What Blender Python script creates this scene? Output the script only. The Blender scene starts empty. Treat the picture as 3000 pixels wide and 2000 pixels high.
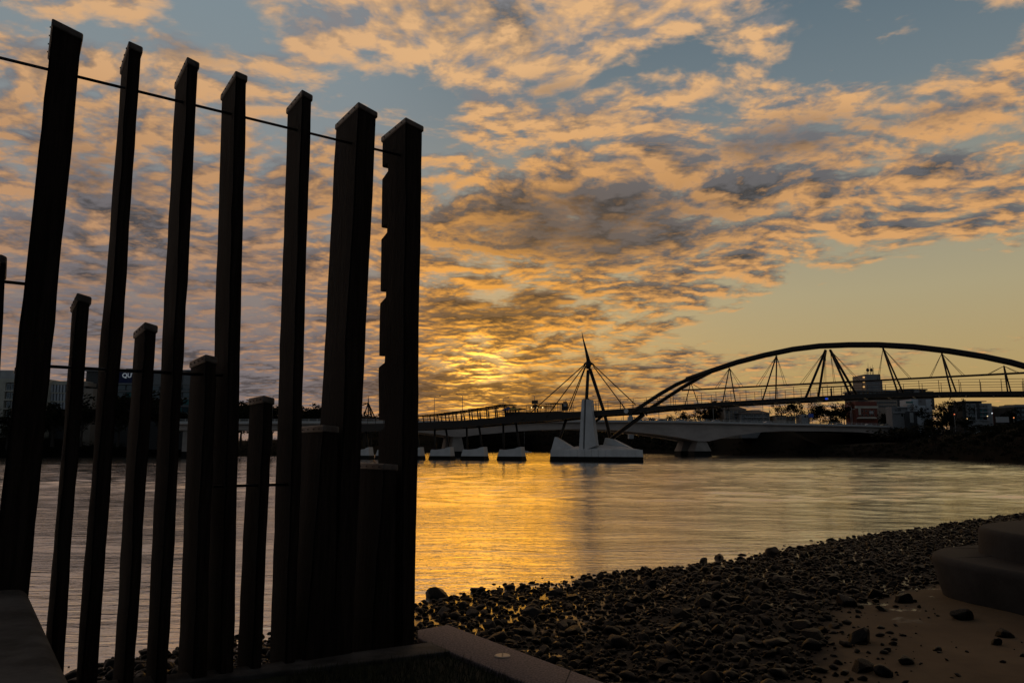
import bpy, bmesh, math, random
from math import radians, sin, cos, tan, pi, atan2, sqrt, exp
from mathutils import Vector, Matrix, noise as mnoise
R = random.Random(7)
scene = bpy.context.scene
COL = scene.collection

# ------------------------------------------------------------------ camera
H = 3.0                                   # lens height above the river
FPX = 26.0 / 36.0 * 3000.0
PITCH = math.atan((1316.0 - 1000.0) / FPX)
cd = bpy.data.cameras.new("camera"); cam = bpy.data.objects.new("camera", cd); COL.objects.link(cam)
cam.location = (0, 0, H); cam.rotation_euler = (pi / 2 + PITCH, 0, 0)
cd.lens = 26.0; cd.sensor_width = 36.0; cd.clip_start = 0.05; cd.clip_end = 20000
scene.camera = cam

def ray(px, py):
    cx, cy = (px - 1500.0) / FPX, (1000.0 - py) / FPX
    return Vector((cx, cos(PITCH) - sin(PITCH) * cy, sin(PITCH) + cos(PITCH) * cy))
EYE = Vector((0, 0, H))
def on_z(px, py, z=0.0):
    d = ray(px, py); return EYE + d * ((z - H) / d.z)
def on_y(px, py, y):
    d = ray(px, py); return EYE + d * (y / d.y)
def on_plane(px, py, p0, n):
    d = ray(px, py); return EYE + d * ((Vector(p0) - EYE).dot(n) / d.dot(n))

# ------------------------------------------------------------------ sky
SUN_AZ, SUN_EL = radians(-2.4), radians(5.4)
SUN = Vector((sin(SUN_AZ) * cos(SUN_EL), cos(SUN_AZ) * cos(SUN_EL), sin(SUN_EL)))

class G:
    """tiny helper that chains shader nodes"""
    def __init__(s, nt): s.nt = nt
    def n(s, t, **kw):
        o = s.nt.nodes.new(t)
        for k, v in kw.items(): setattr(o, k, v)
        return o
    def put(s, sock, v):
        if hasattr(v, "links") and hasattr(v, "node"): s.nt.links.new(v, sock)
        else:
            if hasattr(v, "__len__") and sock.type == "RGBA" and len(v) == 3: v = (*v, 1.0)
            sock.default_value = v
    def m(s, op, a, b=0.0, c=0.0, clamp=False):
        o = s.n("ShaderNodeMath", operation=op, use_clamp=clamp)
        for i, v in enumerate((a, b, c)): s.put(o.inputs[i], v)
        return o.outputs[0]
    def v(s, op, a, b=(0, 0, 0), scale=None):
        o = s.n("ShaderNodeVectorMath", operation=op); s.put(o.inputs[0], a); s.put(o.inputs[1], b)
        if scale is not None: s.put(o.inputs["Scale"], scale)
        return o.outputs["Value"] if op in ("DOT_PRODUCT", "LENGTH", "DISTANCE") else o.outputs[0]
    def comb(s, x, y, z):
        o = s.n("ShaderNodeCombineXYZ")
        for i, v in enumerate((x, y, z)): s.put(o.inputs[i], v)
        return o.outputs[0]
    def sep(s, a):
        o = s.n("ShaderNodeSeparateXYZ"); s.put(o.inputs[0], a); return o.outputs
    def ss(s, x, a, b, lo=0.0, hi=1.0):
        o = s.n("ShaderNodeMapRange", interpolation_type="SMOOTHSTEP")
        s.put(o.inputs[0], x); s.put(o.inputs[1], a); s.put(o.inputs[2], b); s.put(o.inputs[3], lo); s.put(o.inputs[4], hi)
        return o.outputs[0]
    def mix(s, f, a, b, mode="MIX"):
        o = s.n("ShaderNodeMix", data_type="RGBA", blend_type=mode)
        s.put(o.inputs[0], f); s.put(o.inputs[6], a); s.put(o.inputs[7], b); return o.outputs[2]
    def noise(s, vec, scale, detail=5, rough=0.5, dist=0.0, dim="3D", out=0, lac=2.0):
        o = s.n("ShaderNodeTexNoise", noise_dimensions=dim)
        if vec is not None: s.put(o.inputs["Vector"], vec)
        for k, v in (("Scale", scale), ("Detail", detail), ("Roughness", rough), ("Lacunarity", lac), ("Distortion", dist)): s.put(o.inputs[k], v)
        return o.outputs[out]
    def ramp(s, f, stops):
        o = s.n("ShaderNodeValToRGB"); e = o.color_ramp.elements
        while len(e) < len(stops): e.new(0.5)
        for el, (p, c) in zip(e, stops): el.position = p; el.color = (*c, 1.0)
        s.put(o.inputs[0], f); return o.outputs[0]

world = bpy.data.worlds.new("World"); scene.world = world; world.use_nodes = True
nt = world.node_tree; nt.nodes.clear(); g = G(nt)
d = g.n("ShaderNodeTexCoord").outputs["Generated"]
d = g.v("NORMALIZE", d)
x, y, z = g.sep(d)
zp = g.m("MAXIMUM", z, 0.0)
az = g.m("ARCTAN2", x, y)
el = g.m("ARCSINE", g.m("MINIMUM", zp, 0.9999))
sd = g.v("DOT_PRODUCT", d, tuple(SUN))
ang = g.m("ARCCOSINE", g.m("MINIMUM", sd, 0.99999))         # angle from the sun, radians
eld = g.m("MULTIPLY", el, 180 / pi)
# clear air: low gold, then pale straw, then slate blue
clear = g.ramp(g.m("DIVIDE", eld, 50.0, clamp=True), [
    (0.00, (0.48, 0.265, 0.080)), (0.10, (0.46, 0.33, 0.138)), (0.22, (0.42, 0.36, 0.215)), (0.36, (0.30, 0.30, 0.25)),
    (0.50, (0.165, 0.215, 0.245)), (0.66, (0.10, 0.155, 0.20)), (1.0, (0.06, 0.10, 0.15))])
sky = g.n("ShaderNodeTexSky", sky_type="NISHITA"); sky.sun_disc = False
sky.sun_elevation = SUN_EL; sky.sun_rotation = SUN_AZ; sky.air_density = 1.6; sky.dust_density = 2.5
nsh = g.v("SCALE", sky.outputs[0], scale=0.06)
clear = g.mix(0.10, clear, nsh)
# away from the sunrise side the low air turns mauve and dim
leftc = g.ramp(g.m("DIVIDE", eld, 50.0, clamp=True), [
    (0.0, (0.26, 0.175, 0.135)), (0.15, (0.25, 0.19, 0.165)), (0.4, (0.25, 0.27, 0.275)), (0.66, (0.20, 0.26, 0.295)), (1.0, (0.09, 0.13, 0.17))])
wl = g.ss(az, radians(2), radians(-16))
clear = g.mix(wl, clear, leftc)
# cloud deck: a flat layer seen in perspective
den = g.m("ADD", zp, 0.13)
P0 = g.comb(g.m("DIVIDE", x, den), g.m("DIVIDE", y, den), 0.0)
warp = g.noise(P0, 1.6, 3, 0.5, out=1)
warp = g.v("SCALE", g.v("SUBTRACT", warp, (0.5, 0.5, 0.5)), scale=0.22)
P = g.v("ADD", P0, warp)
P = g.v("ADD", P, (3.7, 1.3, 0.0))
def dens(q):
    a = g.noise(q, 1.25, 3, 0.5)
    b = g.noise(q, 5.6, 4, 0.58)
    c = g.noise(g.v("MULTIPLY", q, (0.8, 1.0, 1.0)), 15.0, 4, 0.62)
    return g.m("ADD", g.m("ADD", g.m("MULTIPLY", a, 0.27), g.m("MULTIPLY", b, 0.47)), g.m("MULTIPLY", c, 0.26))
SH = g.v("SCALE", g.v("NORMALIZE", g.comb(sin(SUN_AZ), cos(SUN_AZ), 0.0)), scale=0.042)
D0 = dens(P); D1 = dens(g.v("ADD", P, SH))
def azel(dx, dy):
    v = ray(dx * 3000 / 2352, dy * 3000 / 2352).normalized()
    return atan2(v.x, v.y), math.asin(v.z)
cov = 0.0
for (cx, cy, rx, ry, amp) in [
        (1080, 75, 430, 130, 0.11), (1520, 20, 260, 70, 0.10), (2150, 80, 420, 110, -0.13), (1500, 150, 170, 45, -0.10),
        (1330, 520, 480, 130, 0.13), (1750, 330, 520, 150, 0.09), (2200, 430, 330, 130, 0.08), (2140, 690, 560, 110, -0.30),
        (1750, 760, 330, 60, -0.13), (2330, 860, 620, 70, -0.2), (350, 620, 620, 320, 0.06), (470, 25, 150, 80, -0.16), (100, 60, 300, 60, -0.05), (950, 240, 120, 50, -0.11),
        (1100, 760, 280, 120, 0.06), (1400, 720, 160, 40, -0.05), (1250, 930, 500, 40, 0.07), (600, 880, 700, 60, 0.1), (2500, 250, 200, 60, -0.06)]:
    a0, e0 = azel(cx, cy); ax, _ = azel(cx + rx, cy); _, ey = azel(cx, cy - ry)
    q = g.v("LENGTH", g.comb(g.m("MULTIPLY", g.m("SUBTRACT", az, a0), 1 / abs(ax - a0)), g.m("MULTIPLY", g.m("SUBTRACT", el, e0), 1 / abs(ey - e0)), 0.0))
    w = g.ss(q, 1.45, 0.0, 0.0, amp)
    cov = g.m("ADD", cov, w)
drk = 0.0
for (cx, cy, rx, ry, amp) in [(1330, 530, 380, 95, 0.78), (1800, 315, 220, 60, 0.72), (1270, 215, 110, 50, 0.5), (1180, 700, 220, 45, 0.45), (240, 400, 160, 60, 0.4), (420, 110, 130, 45, 0.35), (1250, 900, 450, 50, 0.35), (250, 700, 500, 150, 0.28), (150, 330, 320, 160, 0.22), (1600, 420, 500, 120, 0.2), (700, 420, 250, 160, 0.2), (2150, 260, 160, 40, 0.35), (1330, 460, 160, 40, 0.3)]:
    a0, e0 = azel(cx, cy); ax, _ = azel(cx + rx, cy); _, ey = azel(cx, cy - ry)
    q = g.v("LENGTH", g.comb(g.m("MULTIPLY", g.m("SUBTRACT", az, a0), 1 / abs(ax - a0)), g.m("MULTIPLY", g.m("SUBTRACT", el, e0), 1 / abs(ey - e0)), 0.0))
    drk = g.m("ADD", drk, g.ss(q, 1.4, 0.0, 0.0, amp))
dd = g.m("SUBTRACT", g.m("ADD", D0, cov), 0.468)
alpha = g.ss(dd, -0.045, 0.085)
thick = g.ss(dd, 0.06, 0.25)
slope = g.m("MULTIPLY", g.m("SUBTRACT", D0, D1), 11.0)
hi = g.ss(eld, 18.0, 30.0)
lowd = g.ss(eld, 17.0, 6.0, 0.0, 0.30)
lit = g.m("SUBTRACT", 0.64, g.m("MULTIPLY", thick, g.ss(hi, 0.0, 1.0, 0.95, 0.5)))
lit = g.m("MULTIPLY", g.m("ADD", g.m("SUBTRACT", lit, lowd), slope, clamp=True), g.m("SUBTRACT", 1.0, drk))
tex = g.ss(g.m("ADD", D0, g.m("MULTIPLY", slope, 0.12)), 0.42, 0.66, 1.55, 0.62)
near = g.m("EXPONENT", g.m("MULTIPLY", g.m("MULTIPLY", ang, ang), -1 / radians(15) ** 2))
warmlit = g.mix(near, (0.70, 0.36, 0.135), (0.80, 0.34, 0.04))
warmdrk = g.mix(near, (0.080, 0.078, 0.084), (0.110, 0.058, 0.020))
mauve = g.ss(az, radians(-3), radians(-20), 0.0, 1.0)
mauve = g.m("MULTIPLY", mauve, g.ss(eld, 24.0, 5.0, 0.25, 1.0))
warmlit = g.mix(hi, warmlit, (0.80, 0.47, 0.22))
warmdrk = g.mix(hi, warmdrk, (0.135, 0.145, 0.16))
warmlit = g.mix(mauve, warmlit, (0.42, 0.245, 0.155))
warmdrk = g.mix(mauve, warmdrk, (0.125, 0.108, 0.112))
warmdrk = g.v("SCALE", warmdrk, scale=tex)
cc = g.mix(lit, warmdrk, warmlit)
cc = g.mix(g.m("MULTIPLY", hi, 0.06), cc, (0.66, 0.385, 0.185))
out = g.mix(g.m("MULTIPLY", alpha, 0.94), clear, cc)
# sunrise burning through the thin parts of the deck
gl = g.m("EXPONENT", g.m("MULTIPLY", g.m("MULTIPLY", ang, ang), -1 / radians(2.5) ** 2))
gl2 = g.m("EXPONENT", g.m("MULTIPLY", g.m("MULTIPLY", ang, ang), -1 / radians(9) ** 2))
thin = g.m("SUBTRACT", 1.0, g.m("MULTIPLY", g.m("SUBTRACT", 1.0, lit), 0.92))
thin = g.m("MULTIPLY", thin, thin)
glow = g.v("SCALE", (3.0, 1.5, 0.24), scale=g.m("MULTIPLY", gl, g.m("ADD", 0.0, g.m("MULTIPLY", thin, 0.8))))
glow2 = g.v("SCALE", (0.30, 0.105, 0.0), scale=g.m("MULTIPLY", gl2, g.m("ADD", 0.15, thin)))
out = g.v("ADD", g.v("ADD", out, glow), glow2)
# the half of the sky turned away from the sunrise is still in night's dimness
back = g.m("MAXIMUM", g.ss(ang, radians(48), radians(112), 0.0, 1.0), g.ss(eld, 36.0, 58.0))
west = g.ramp(g.m("DIVIDE", eld, 60.0, clamp=True), [(0.0, (0.145, 0.165, 0.185)), (0.35, (0.12, 0.145, 0.17)), (0.7, (0.05, 0.063, 0.08)), (1.0, (0.035, 0.046, 0.06))])
west = g.mix(g.m("MULTIPLY", alpha, 0.35), west, (0.07, 0.075, 0.085))
out = g.mix(back, out, west)
world.cycles.sampling_method = "MANUAL"; world.cycles.sample_map_resolution = 512
bg = g.n("ShaderNodeBackground"); g.put(bg.inputs[0], out); bg.inputs[1].default_value = 1.0
wo = g.n("ShaderNodeOutputWorld"); nt.links.new(bg.outputs[0], wo.inputs[0])

sl = bpy.data.lights.new("sun", "SUN"); sl.energy = 0.055; sl.angle = radians(14); sl.color = (1.0, 0.42, 0.01)
so = bpy.data.objects.new("sun", sl); COL.objects.link(so); so.rotation_euler = (-SUN).to_track_quat("-Z", "Y").to_euler()
vs = scene.view_settings; vs.view_transform = "Standard"; vs.look = "None"; vs.exposure = 0.0; vs.gamma = 1.0; vs.use_curve_mapping = False
scene.cycles.max_bounces = 6; scene.cycles.diffuse_bounces = 2; scene.cycles.glossy_bounces = 3; scene.cycles.caustics_reflective = False

# ------------------------------------------------------------------ materials
MATS = {}
def mat(name, col, rough=0.7, var=0.25, scale=3.0, bump=0.0, bscale=None, metal=0.0, stretch=(1, 1, 1), col2=None, spec=0.5, detail=5, emit=None, objco=True):
    if name in MATS: return MATS[name]
    m = bpy.data.materials.new(name); m.use_nodes = True; t = m.node_tree; gg = G(t)
    b = t.nodes["Principled BSDF"]; b.inputs["Roughness"].default_value = rough; b.inputs["Metallic"].default_value = metal
    b.inputs["Specular IOR Level"].default_value = spec
    co = gg.n("ShaderNodeTexCoord").outputs["Object" if objco else "Generated"]
    co = gg.v("MULTIPLY", co, stretch)
    f = gg.noise(co, scale, detail, 0.6)
    c1 = tuple(v * (1 - var) for v in col); c2 = col2 or tuple(min(1, v * (1 + var)) for v in col)
    gg.put(b.inputs["Base Color"], gg.mix(gg.ss(f, 0.32, 0.68), c1, c2))
    gg.put(b.inputs["Roughness"], gg.ss(f, 0.3, 0.7, max(0, rough - 0.08), min(1, rough + 0.08)))
    if bump:
        bn = gg.n("ShaderNodeBump"); bn.inputs["Strength"].default_value = bump; bn.inputs["Distance"].default_value = 0.03
        gg.put(bn.inputs["Height"], gg.noise(co, bscale or scale * 4, 6, 0.65)); t.links.new(bn.outputs[0], b.inputs["Normal"])
    if emit:
        b.inputs["Emission Color"].default_value = (*emit[0], 1); b.inputs["Emission Strength"].default_value = emit[1]
    MATS[name] = m; return m

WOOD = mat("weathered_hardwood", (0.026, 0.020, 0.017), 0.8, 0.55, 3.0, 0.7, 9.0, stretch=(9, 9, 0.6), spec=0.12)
CAPM = mat("weathered_cap_steel", (0.16, 0.14, 0.125), 0.55, 0.35, 12, 0.2, metal=0.5)
RODM = mat("galvanised_rod", (0.05, 0.05, 0.055), 0.4, 0.2, 20, metal=0.8)
SCREW = mat("dark_screw", (0.02, 0.018, 0.016), 0.5, 0.2, 30, metal=0.6)
CONC = mat("concrete", (0.08, 0.078, 0.076), 0.85, 0.5, 3.5, 0.5, 22, spec=0.2)
CONCD = mat("aggregate_concrete", (0.20, 0.155, 0.155), 0.8, 0.55, 55, 0.35, 90, detail=3)
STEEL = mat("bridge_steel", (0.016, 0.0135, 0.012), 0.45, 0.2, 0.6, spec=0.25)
STEELP = mat("pale_bridge_steel", (0.34, 0.34, 0.34), 0.5, 0.15, 0.6)
PALE = mat("pale_painted_concrete", (0.58, 0.58, 0.57), 0.7, 0.10, 0.35, 0.1, 6)
TIDE = mat("tide_stained_concrete", (0.008, 0.008, 0.0075), 0.6, 0.4, 1.5, spec=0.1)
GIRD = mat("girder_concrete", (0.42, 0.355, 0.31), 0.8, 0.14, 0.12, 0.05, 3, stretch=(1, 1, 3))
PIERM = mat("pier_concrete", (0.30, 0.26, 0.225), 0.8, 0.2, 0.2)
BARR = mat("barrier_paint", (0.50, 0.50, 0.48), 0.6, 0.1, 0.5)
GLASS = mat("dark_window_glass", (0.015, 0.018, 0.02), 0.12, 0.2, 0.4, spec=0.8)
GLASSB = mat("blue_tinted_glass", (0.02, 0.05, 0.06), 0.15, 0.2, 0.4, spec=0.7)

# ------------------------------------------------------------------ mesh helpers
def tag(o, label=None, cat=None, group=None, kind=None):
    if label: o["label"] = label
    if cat: o["category"] = cat
    if group: o["group"] = group
    if kind: o["kind"] = kind
    return o
def link(name, me, parent=None, loc=None):
    o = bpy.data.objects.new(name, me); COL.objects.link(o)
    if parent: o.parent = parent
    if loc is not None: o.location = loc
    return o
def thing(name, label, cat, loc=(0, 0, 0), rz=0.0, group=None):
    o = bpy.data.objects.new(name, None); COL.objects.link(o); o.location = loc; o.rotation_euler = (0, 0, rz)
    o.empty_display_size = 0.3
    return tag(o, label, cat, group)
def mesh(name, vs_, fs, m, smooth=False):
    me = bpy.data.meshes.new(name); me.from_pydata([tuple(v) for v in vs_], [], fs)
    if m: me.materials.append(m)
    if smooth: me.polygons.foreach_set("use_smooth", [True] * len(me.polygons))
    me.update(); return me
def fix(me):
    bm = bmesh.new(); bm.from_mesh(me); bmesh.ops.recalc_face_normals(bm, faces=bm.faces); bm.to_mesh(me); bm.free(); return me
HEX = [(0, 3, 2, 1), (4, 5, 6, 7), (0, 1, 5, 4), (1, 2, 6, 5), (2, 3, 7, 6), (3, 0, 4, 7)]
def hexa(name, c8, m, parent=None, bevel=0.0, seg=2, loc=None):
    me = mesh(name, c8, HEX, m); fix(me)
    if bevel:
        bm = bmesh.new(); bm.from_mesh(me)
        bmesh.ops.bevel(bm, geom=list(bm.edges), offset=bevel, segments=seg, affect="EDGES", profile=0.6)
        bm.to_mesh(me); bm.free()
    return link(name, me, parent, loc)
def box(name, a, b, m, parent=None, bevel=0.0, loc=None):
    (x0, y0, z0), (x1, y1, z1) = a, b
    return hexa(name, [(x0, y0, z0), (x1, y0, z0), (x1, y1, z0), (x0, y1, z0), (x0, y0, z1), (x1, y0, z1), (x1, y1, z1), (x0, y1, z1)], m, parent, bevel, 2, loc)
def tube_geo(pts, rad, n=8, off=0):
    pts = [Vector(p) for p in pts]; V, F = [], []
    rads = rad if hasattr(rad, "__len__") else [rad] * len(pts)
    up = Vector((0, 0, 1))
    for i, p in enumerate(pts):
        t = (pts[min(i + 1, len(pts) - 1)] - pts[max(i - 1, 0)]).normalized()
        a = t.cross(up if abs(t.z) < 0.95 else Vector((1, 0, 0))).normalized(); b = a.cross(t).normalized()
        for k in range(n):
            an = 2 * pi * k / n + pi / n; V.append(p + (a * cos(an) + b * sin(an)) * rads[i])
    for i in range(len(pts) - 1):
        for k in range(n):
            F.append((off + i * n + k, off + i * n + (k + 1) % n, off + (i + 1) * n + (k + 1) % n, off + (i + 1) * n + k))
    F.append(tuple(off + k for k in range(n))); F.append(tuple(off + (len(pts) - 1) * n + k for k in reversed(range(n))))
    return V, F
def tube(name, pts, rad, m, parent=None, n=8, smooth=True):
    V, F = tube_geo(pts, rad, n); me = mesh(name, V, F, m, smooth); fix(me); return link(name, me, parent)
def multi_tube(name, lines, rad, m, parent=None, n=6):
    V, F = [], []
    for pts in lines:
        v, f = tube_geo(pts, rad, n, len(V)); V += v; F += f
    return link(name, fix(mesh(name, V, F, m, True)), parent)
def prism(name, poly, z0, z1, m, parent=None, bevel=0.0, seg=3):
    n = len(poly); V = [(p[0], p[1], z0) for p in poly] + [(p[0], p[1], z1) for p in poly]
    F = [tuple(range(n))[::-1], tuple(range(n, 2 * n))] + [(i, (i + 1) % n, n + (i + 1) % n, n + i) for i in range(n)]
    me = fix(mesh(name, V, F, m))
    if bevel:
        bm = bmesh.new(); bm.from_mesh(me)
        ed = [e for e in bm.edges if all(abs(v.co.z - z1) < 1e-5 for v in e.verts)]
        bmesh.ops.bevel(bm, geom=ed, offset=bevel, segments=seg, affect="EDGES", profile=0.5); bm.to_mesh(me); bm.free()
        for p in me.polygons: p.use_smooth = True
        me.set_sharp_from_angle(angle=radians(50))
    return link(name, me, parent)
def lerp(a, b, t): return a + (b - a) * t
def interp(tab, s):
    if s <= tab[0][0]: return tab[0][1]
    for (a, b), (c, e) in zip(tab, tab[1:]):
        if s <= c: return lerp(b, e, (s - a) / (c - a) if c > a else 0)
    return tab[-1][1]


# ------------------------------------------------------------------ river
def water_mat():
    m = bpy.data.materials.new("river_water"); m.use_nodes = True; t = m.node_tree; gg = G(t); b = t.nodes["Principled BSDF"]
    b.inputs["Base Color"].default_value = (0.93, 0.89, 0.78, 1); b.inputs["Metallic"].default_value = 0.93; b.inputs["IOR"].default_value = 1.33
    b.inputs["Roughness"].default_value = 0.07; b.inputs["Specular IOR Level"].default_value = 0.5
    co = gg.n("ShaderNodeNewGeometry").outputs["Position"]
    xx, yy, zz = gg.sep(co)
    dist = gg.v("LENGTH", co)
    # ripples: crests lie across the current, patches of calm and ruffled water
    a = gg.noise(gg.v("MULTIPLY", co, (0.55, 1.9, 1)), 1.15, 4, 0.55, 0.6)
    bb = gg.noise(gg.v("MULTIPLY", co, (0.20, 0.75, 1)), 1.0, 3, 0.5, 0.8)
    c = gg.noise(gg.v("MULTIPLY", co, (2.0, 5.0, 1)), 1.6, 3, 0.5)
    patch = gg.ss(gg.noise(gg.v("MULTIPLY", co, (0.010, 0.034, 1)), 1.0, 4, 0.6, 1.2), 0.38, 0.66, 0.35, 1.0)
    e = gg.noise(gg.v("MULTIPLY", co, (0.05, 0.21, 1)), 1.0, 4, 0.55, 0.7)
    h = gg.m("ADD", gg.m("ADD", gg.m("MULTIPLY", a, 0.5), gg.m("MULTIPLY", bb, 0.45)), gg.m("ADD", gg.m("MULTIPLY", c, 0.10), gg.m("MULTIPLY", e, 0.25)))
    bn = gg.n("ShaderNodeBump"); bn.inputs["Distance"].default_value = 0.30
    gg.put(bn.inputs["Strength"], gg.m("MULTIPLY", patch, 0.42)); gg.put(bn.inputs["Height"], h)
    t.links.new(bn.outputs[0], b.inputs["Normal"])
    return m
# one sheet: real low waves over the reach in view, flat beyond
wy = [-60.0, -20.0, 4.0]
while wy[-1] < 62: wy.append(wy[-1] + 0.24)
while wy[-1] < 190: wy.append(wy[-1] + 0.24 + (wy[-1] - 62) * 0.0042)
wy += [205, 240, 320, 500, 900, 2000, 9000]
NC = 300; ta = [-tan(radians(38)) + 2 * tan(radians(38)) * i / NC for i in range(NC + 1)]
ta = [-20, -4, -1.4] + ta + [1.4, 4, 20]
def wave(x, y, k):
    if y < 5 or abs(k) > 0.80: return 0.0
    f = min(1.0, (190 - y) / 30.0) if y < 190 else 0.0
    if f <= 0: return 0.0
    p = 0.45 + 0.75 * max(0.0, min(1.0, 0.5 + 1.3 * mnoise.noise((x * 0.012, y * 0.045, 7.0))))
    w = 0.15 * mnoise.noise((x * 0.21 + 3, y * 0.31 + 0.04 * x, 0.0)) + 0.075 * mnoise.noise((x * 0.5, y * 0.62 + 0.1 * x, 5.0))
    if y < 75: w += 0.022 * min(1.0, (75 - y) / 20) * mnoise.noise((x * 0.8, y * 1.5, 9.0))
    return w * f * p * min(1.0, max(0.0, y - 8) / 40.0)
V = []
for b in wy:
    yy_ = max(abs(b), 6.0)
    for k in ta: V.append((k * yy_, b, wave(k * yy_, b, k)))
nc = len(ta)
F = [(j * nc + i, j * nc + i + 1, (j + 1) * nc + i + 1, (j + 1) * nc + i) for j in range(len(wy) - 1) for i in range(nc - 1)]
tag(link("river_water", mesh("river_water", V, F, water_mat(), True)), kind="structure")

# ------------------------------------------------------------------ near shore
GZ = 1.40                                   # terrace level
SHORE_PX = [(-900, 2060), (-300, 2020), (100, 1985), (420, 1925), (560, 1893), (900, 1838), (1224, 1773), (1403, 1735), (1530, 1716), (1658, 1703),
            (1913, 1668), (2168, 1641), (2270, 1616), (2449, 1586), (2678, 1552), (3000, 1504), (3300, 1475), (3900, 1440)]
SHORE = [on_z(px, py, 0.0) for px, py in SHORE_PX]
def sdist(x, y, line=SHORE):
    """distance inland (+) from a left-to-right line"""
    best, sg = 1e9, 1
    for a, b in zip(line, line[1:]):
        ex, ey = b.x - a.x, b.y - a.y; t = max(0, min(1, ((x - a.x) * ex + (y - a.y) * ey) / (ex * ex + ey * ey)))
        dx, dy = x - a.x - ex * t, y - a.y - ey * t; q = dx * dx + dy * dy
        if q < best: best, sg = q, (1 if ex * dy - ey * dx < 0 else -1)
    return sg * sqrt(best)
def beach_z(x, y):
    s = sdist(x, y)
    zz = 0.052 * s if s < 6 else 0.312 + 0.026 * (s - 6)
    if s < 0: zz = 0.12 * s
    zz = max(zz, -1.5)
    zz += 0.06 * (mnoise.noise((x * 0.35, y * 0.35, 1.0))) + 0.018 * mnoise.noise((x * 1.7, y * 1.7, 4.0))
    return min(zz, 0.95)
def sand_mat():
    m = bpy.data.materials.new("beach_sand"); m.use_nodes = True; t = m.node_tree; gg = G(t); b = t.nodes["Principled BSDF"]; b.inputs["Specular IOR Level"].default_value = 0.25
    co = gg.n("ShaderNodeNewGeometry").outputs["Position"]
    f = gg.noise(co, 0.8, 5, 0.6); f2 = gg.noise(co, 60, 2, 0.6)
    c = gg.mix(gg.ss(f, 0.3, 0.7), (0.12, 0.08, 0.045), (0.17, 0.116, 0.066)); c = gg.mix(gg.ss(f2, 0.56, 0.75, 0, 0.5), c, (0.06, 0.045, 0.03))
    # low parts of the beach stay wet
    zz = gg.sep(co)[2]
    wet = gg.ss(gg.m("ADD", zz, gg.m("MULTIPLY", gg.m("SUBTRACT", f, 0.5), 0.25)), 0.22, 0.13)
    wet = gg.m("MAXIMUM", wet, gg.m("MULTIPLY", gg.ss(zz, 0.36, 0.31), gg.ss(gg.noise(co, 1.6, 4, 0.6), 0.55, 0.60)))
    mud = gg.n("ShaderNodeAttribute", attribute_name="mud").outputs["Fac"]
    c = gg.mix(gg.ss(gg.m("ADD", mud, gg.m("MULTIPLY", gg.m("SUBTRACT", f, 0.5), 1.2)), 0.25, 0.75), c, (0.016, 0.012, 0.009))
    gg.put(b.inputs["Base Color"], gg.mix(wet, c, (0.03, 0.022, 0.015))); gg.put(b.inputs["Roughness"], gg.ss(wet, 0, 1, 0.9, 0.2))
    bn = gg.n("ShaderNodeBump"); bn.inputs["Strength"].default_value = 0.35; bn.inputs["Distance"].default_value = 0.03
    gg.put(bn.inputs["Height"], gg.m("ADD", gg.noise(co, 3.5, 5, 0.6), gg.m("MULTIPLY", gg.noise(co, 40, 2), 0.12))); t.links.new(bn.outputs[0], b.inputs["Normal"])
    return m
xs = [-14 + 0.45 * i for i in range(int(70 / 0.45))]; ys = [2.0 + 0.4 * j * (1 + 0.004 * j) for j in range(104)]
V = [(a, b, beach_z(a, b)) for b in ys for a in xs]; nx = len(xs)
F = [(j * nx + i, j * nx + i + 1, (j + 1) * nx + i + 1, (j + 1) * nx + i) for j in range(len(ys) - 1) for i in range(nx - 1)]
EDGE = [on_z(px, py, 0.3) for px, py in [(1500, 2200), (1900, 2160), (2250, 2060), (2380, 1960), (2440, 1880), (2430, 1800), (2520, 1765), (2740, 1700), (3100, 1640), (3700, 1560)]]
bme = mesh("beach_ground", V, F, sand_mat(), True)
att = bme.attributes.new("mud", "FLOAT", "POINT")            # silt between the stones, clean sand beyond
att.data.foreach_set("value", [max(0.0, min(1.0, 0.5 - sdist(v[0], v[1], EDGE) * 0.8)) for v in V])
tag(link("beach_ground", bme), kind="structure")

# terrace the photographer stands on: lawn sheet with edging stones and a broad kerb
GRASSM = mat("dark_lawn", (0.018, 0.024, 0.008), 0.9, 0.5, 6, 0.6, 60)
def zp_(pts, z): return [on_z(px, py, z) for px, py in pts]
kb = zp_([(1224, 1843), (1314, 1828), (1790, 2004), (2150, 2140), (1900, 2180), (1540, 2000), (1224, 1868)], GZ)
kf0, kf1 = kb[2], kb[1]; kd = (kf0 - kf1).normalized()
kfar = kf1 + kd * 7.0; kperp = Vector((kd.y, -kd.x, 0)) * -1
knear0 = kb[6]; kn = kb[5]; knd = (kn - knear0).normalized(); knear1 = knear0 + knd * 7.0
kend = kb[0]
kerb = thing("concrete_kerb", "broad speckled concrete kerb slanting out of the lower edge beside the rocks", "kerb")
prism("kerb_stone", [kend, kf1, kfar, knear1, knear0], -0.2, GZ, CONCD, kerb, 0.012, 2)
for q in (1.75, 3.6, 5.4):
    a_ = kf1 + kd * q; b_ = knear0 + knd * (q + 0.15); dv = (b_ - a_); dn = Vector((-dv.y, dv.x, 0)).normalized() * 0.004
    a_ = a_ + dv * 0.02; b_ = b_ - dv * 0.02
    hexa("joint", [(p_.x, p_.y, zz) for zz in (GZ - 0.01, GZ + 0.0012) for p_ in (a_ - dn, a_ + dn, b_ + dn, b_ - dn)], mat("joint_filler", (0.03, 0.028, 0.026), 0.9, 0.3), kerb)
cp = on_z(1472, 1921, GZ)
disc = thing("access_cap", "small round cream cap with two dark slots set in the kerb top", "cover", (cp.x, cp.y, GZ))
CAPW = mat("cream_cap_plastic", (0.75, 0.60, 0.45), 0.5, 0.08, 30)
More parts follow.
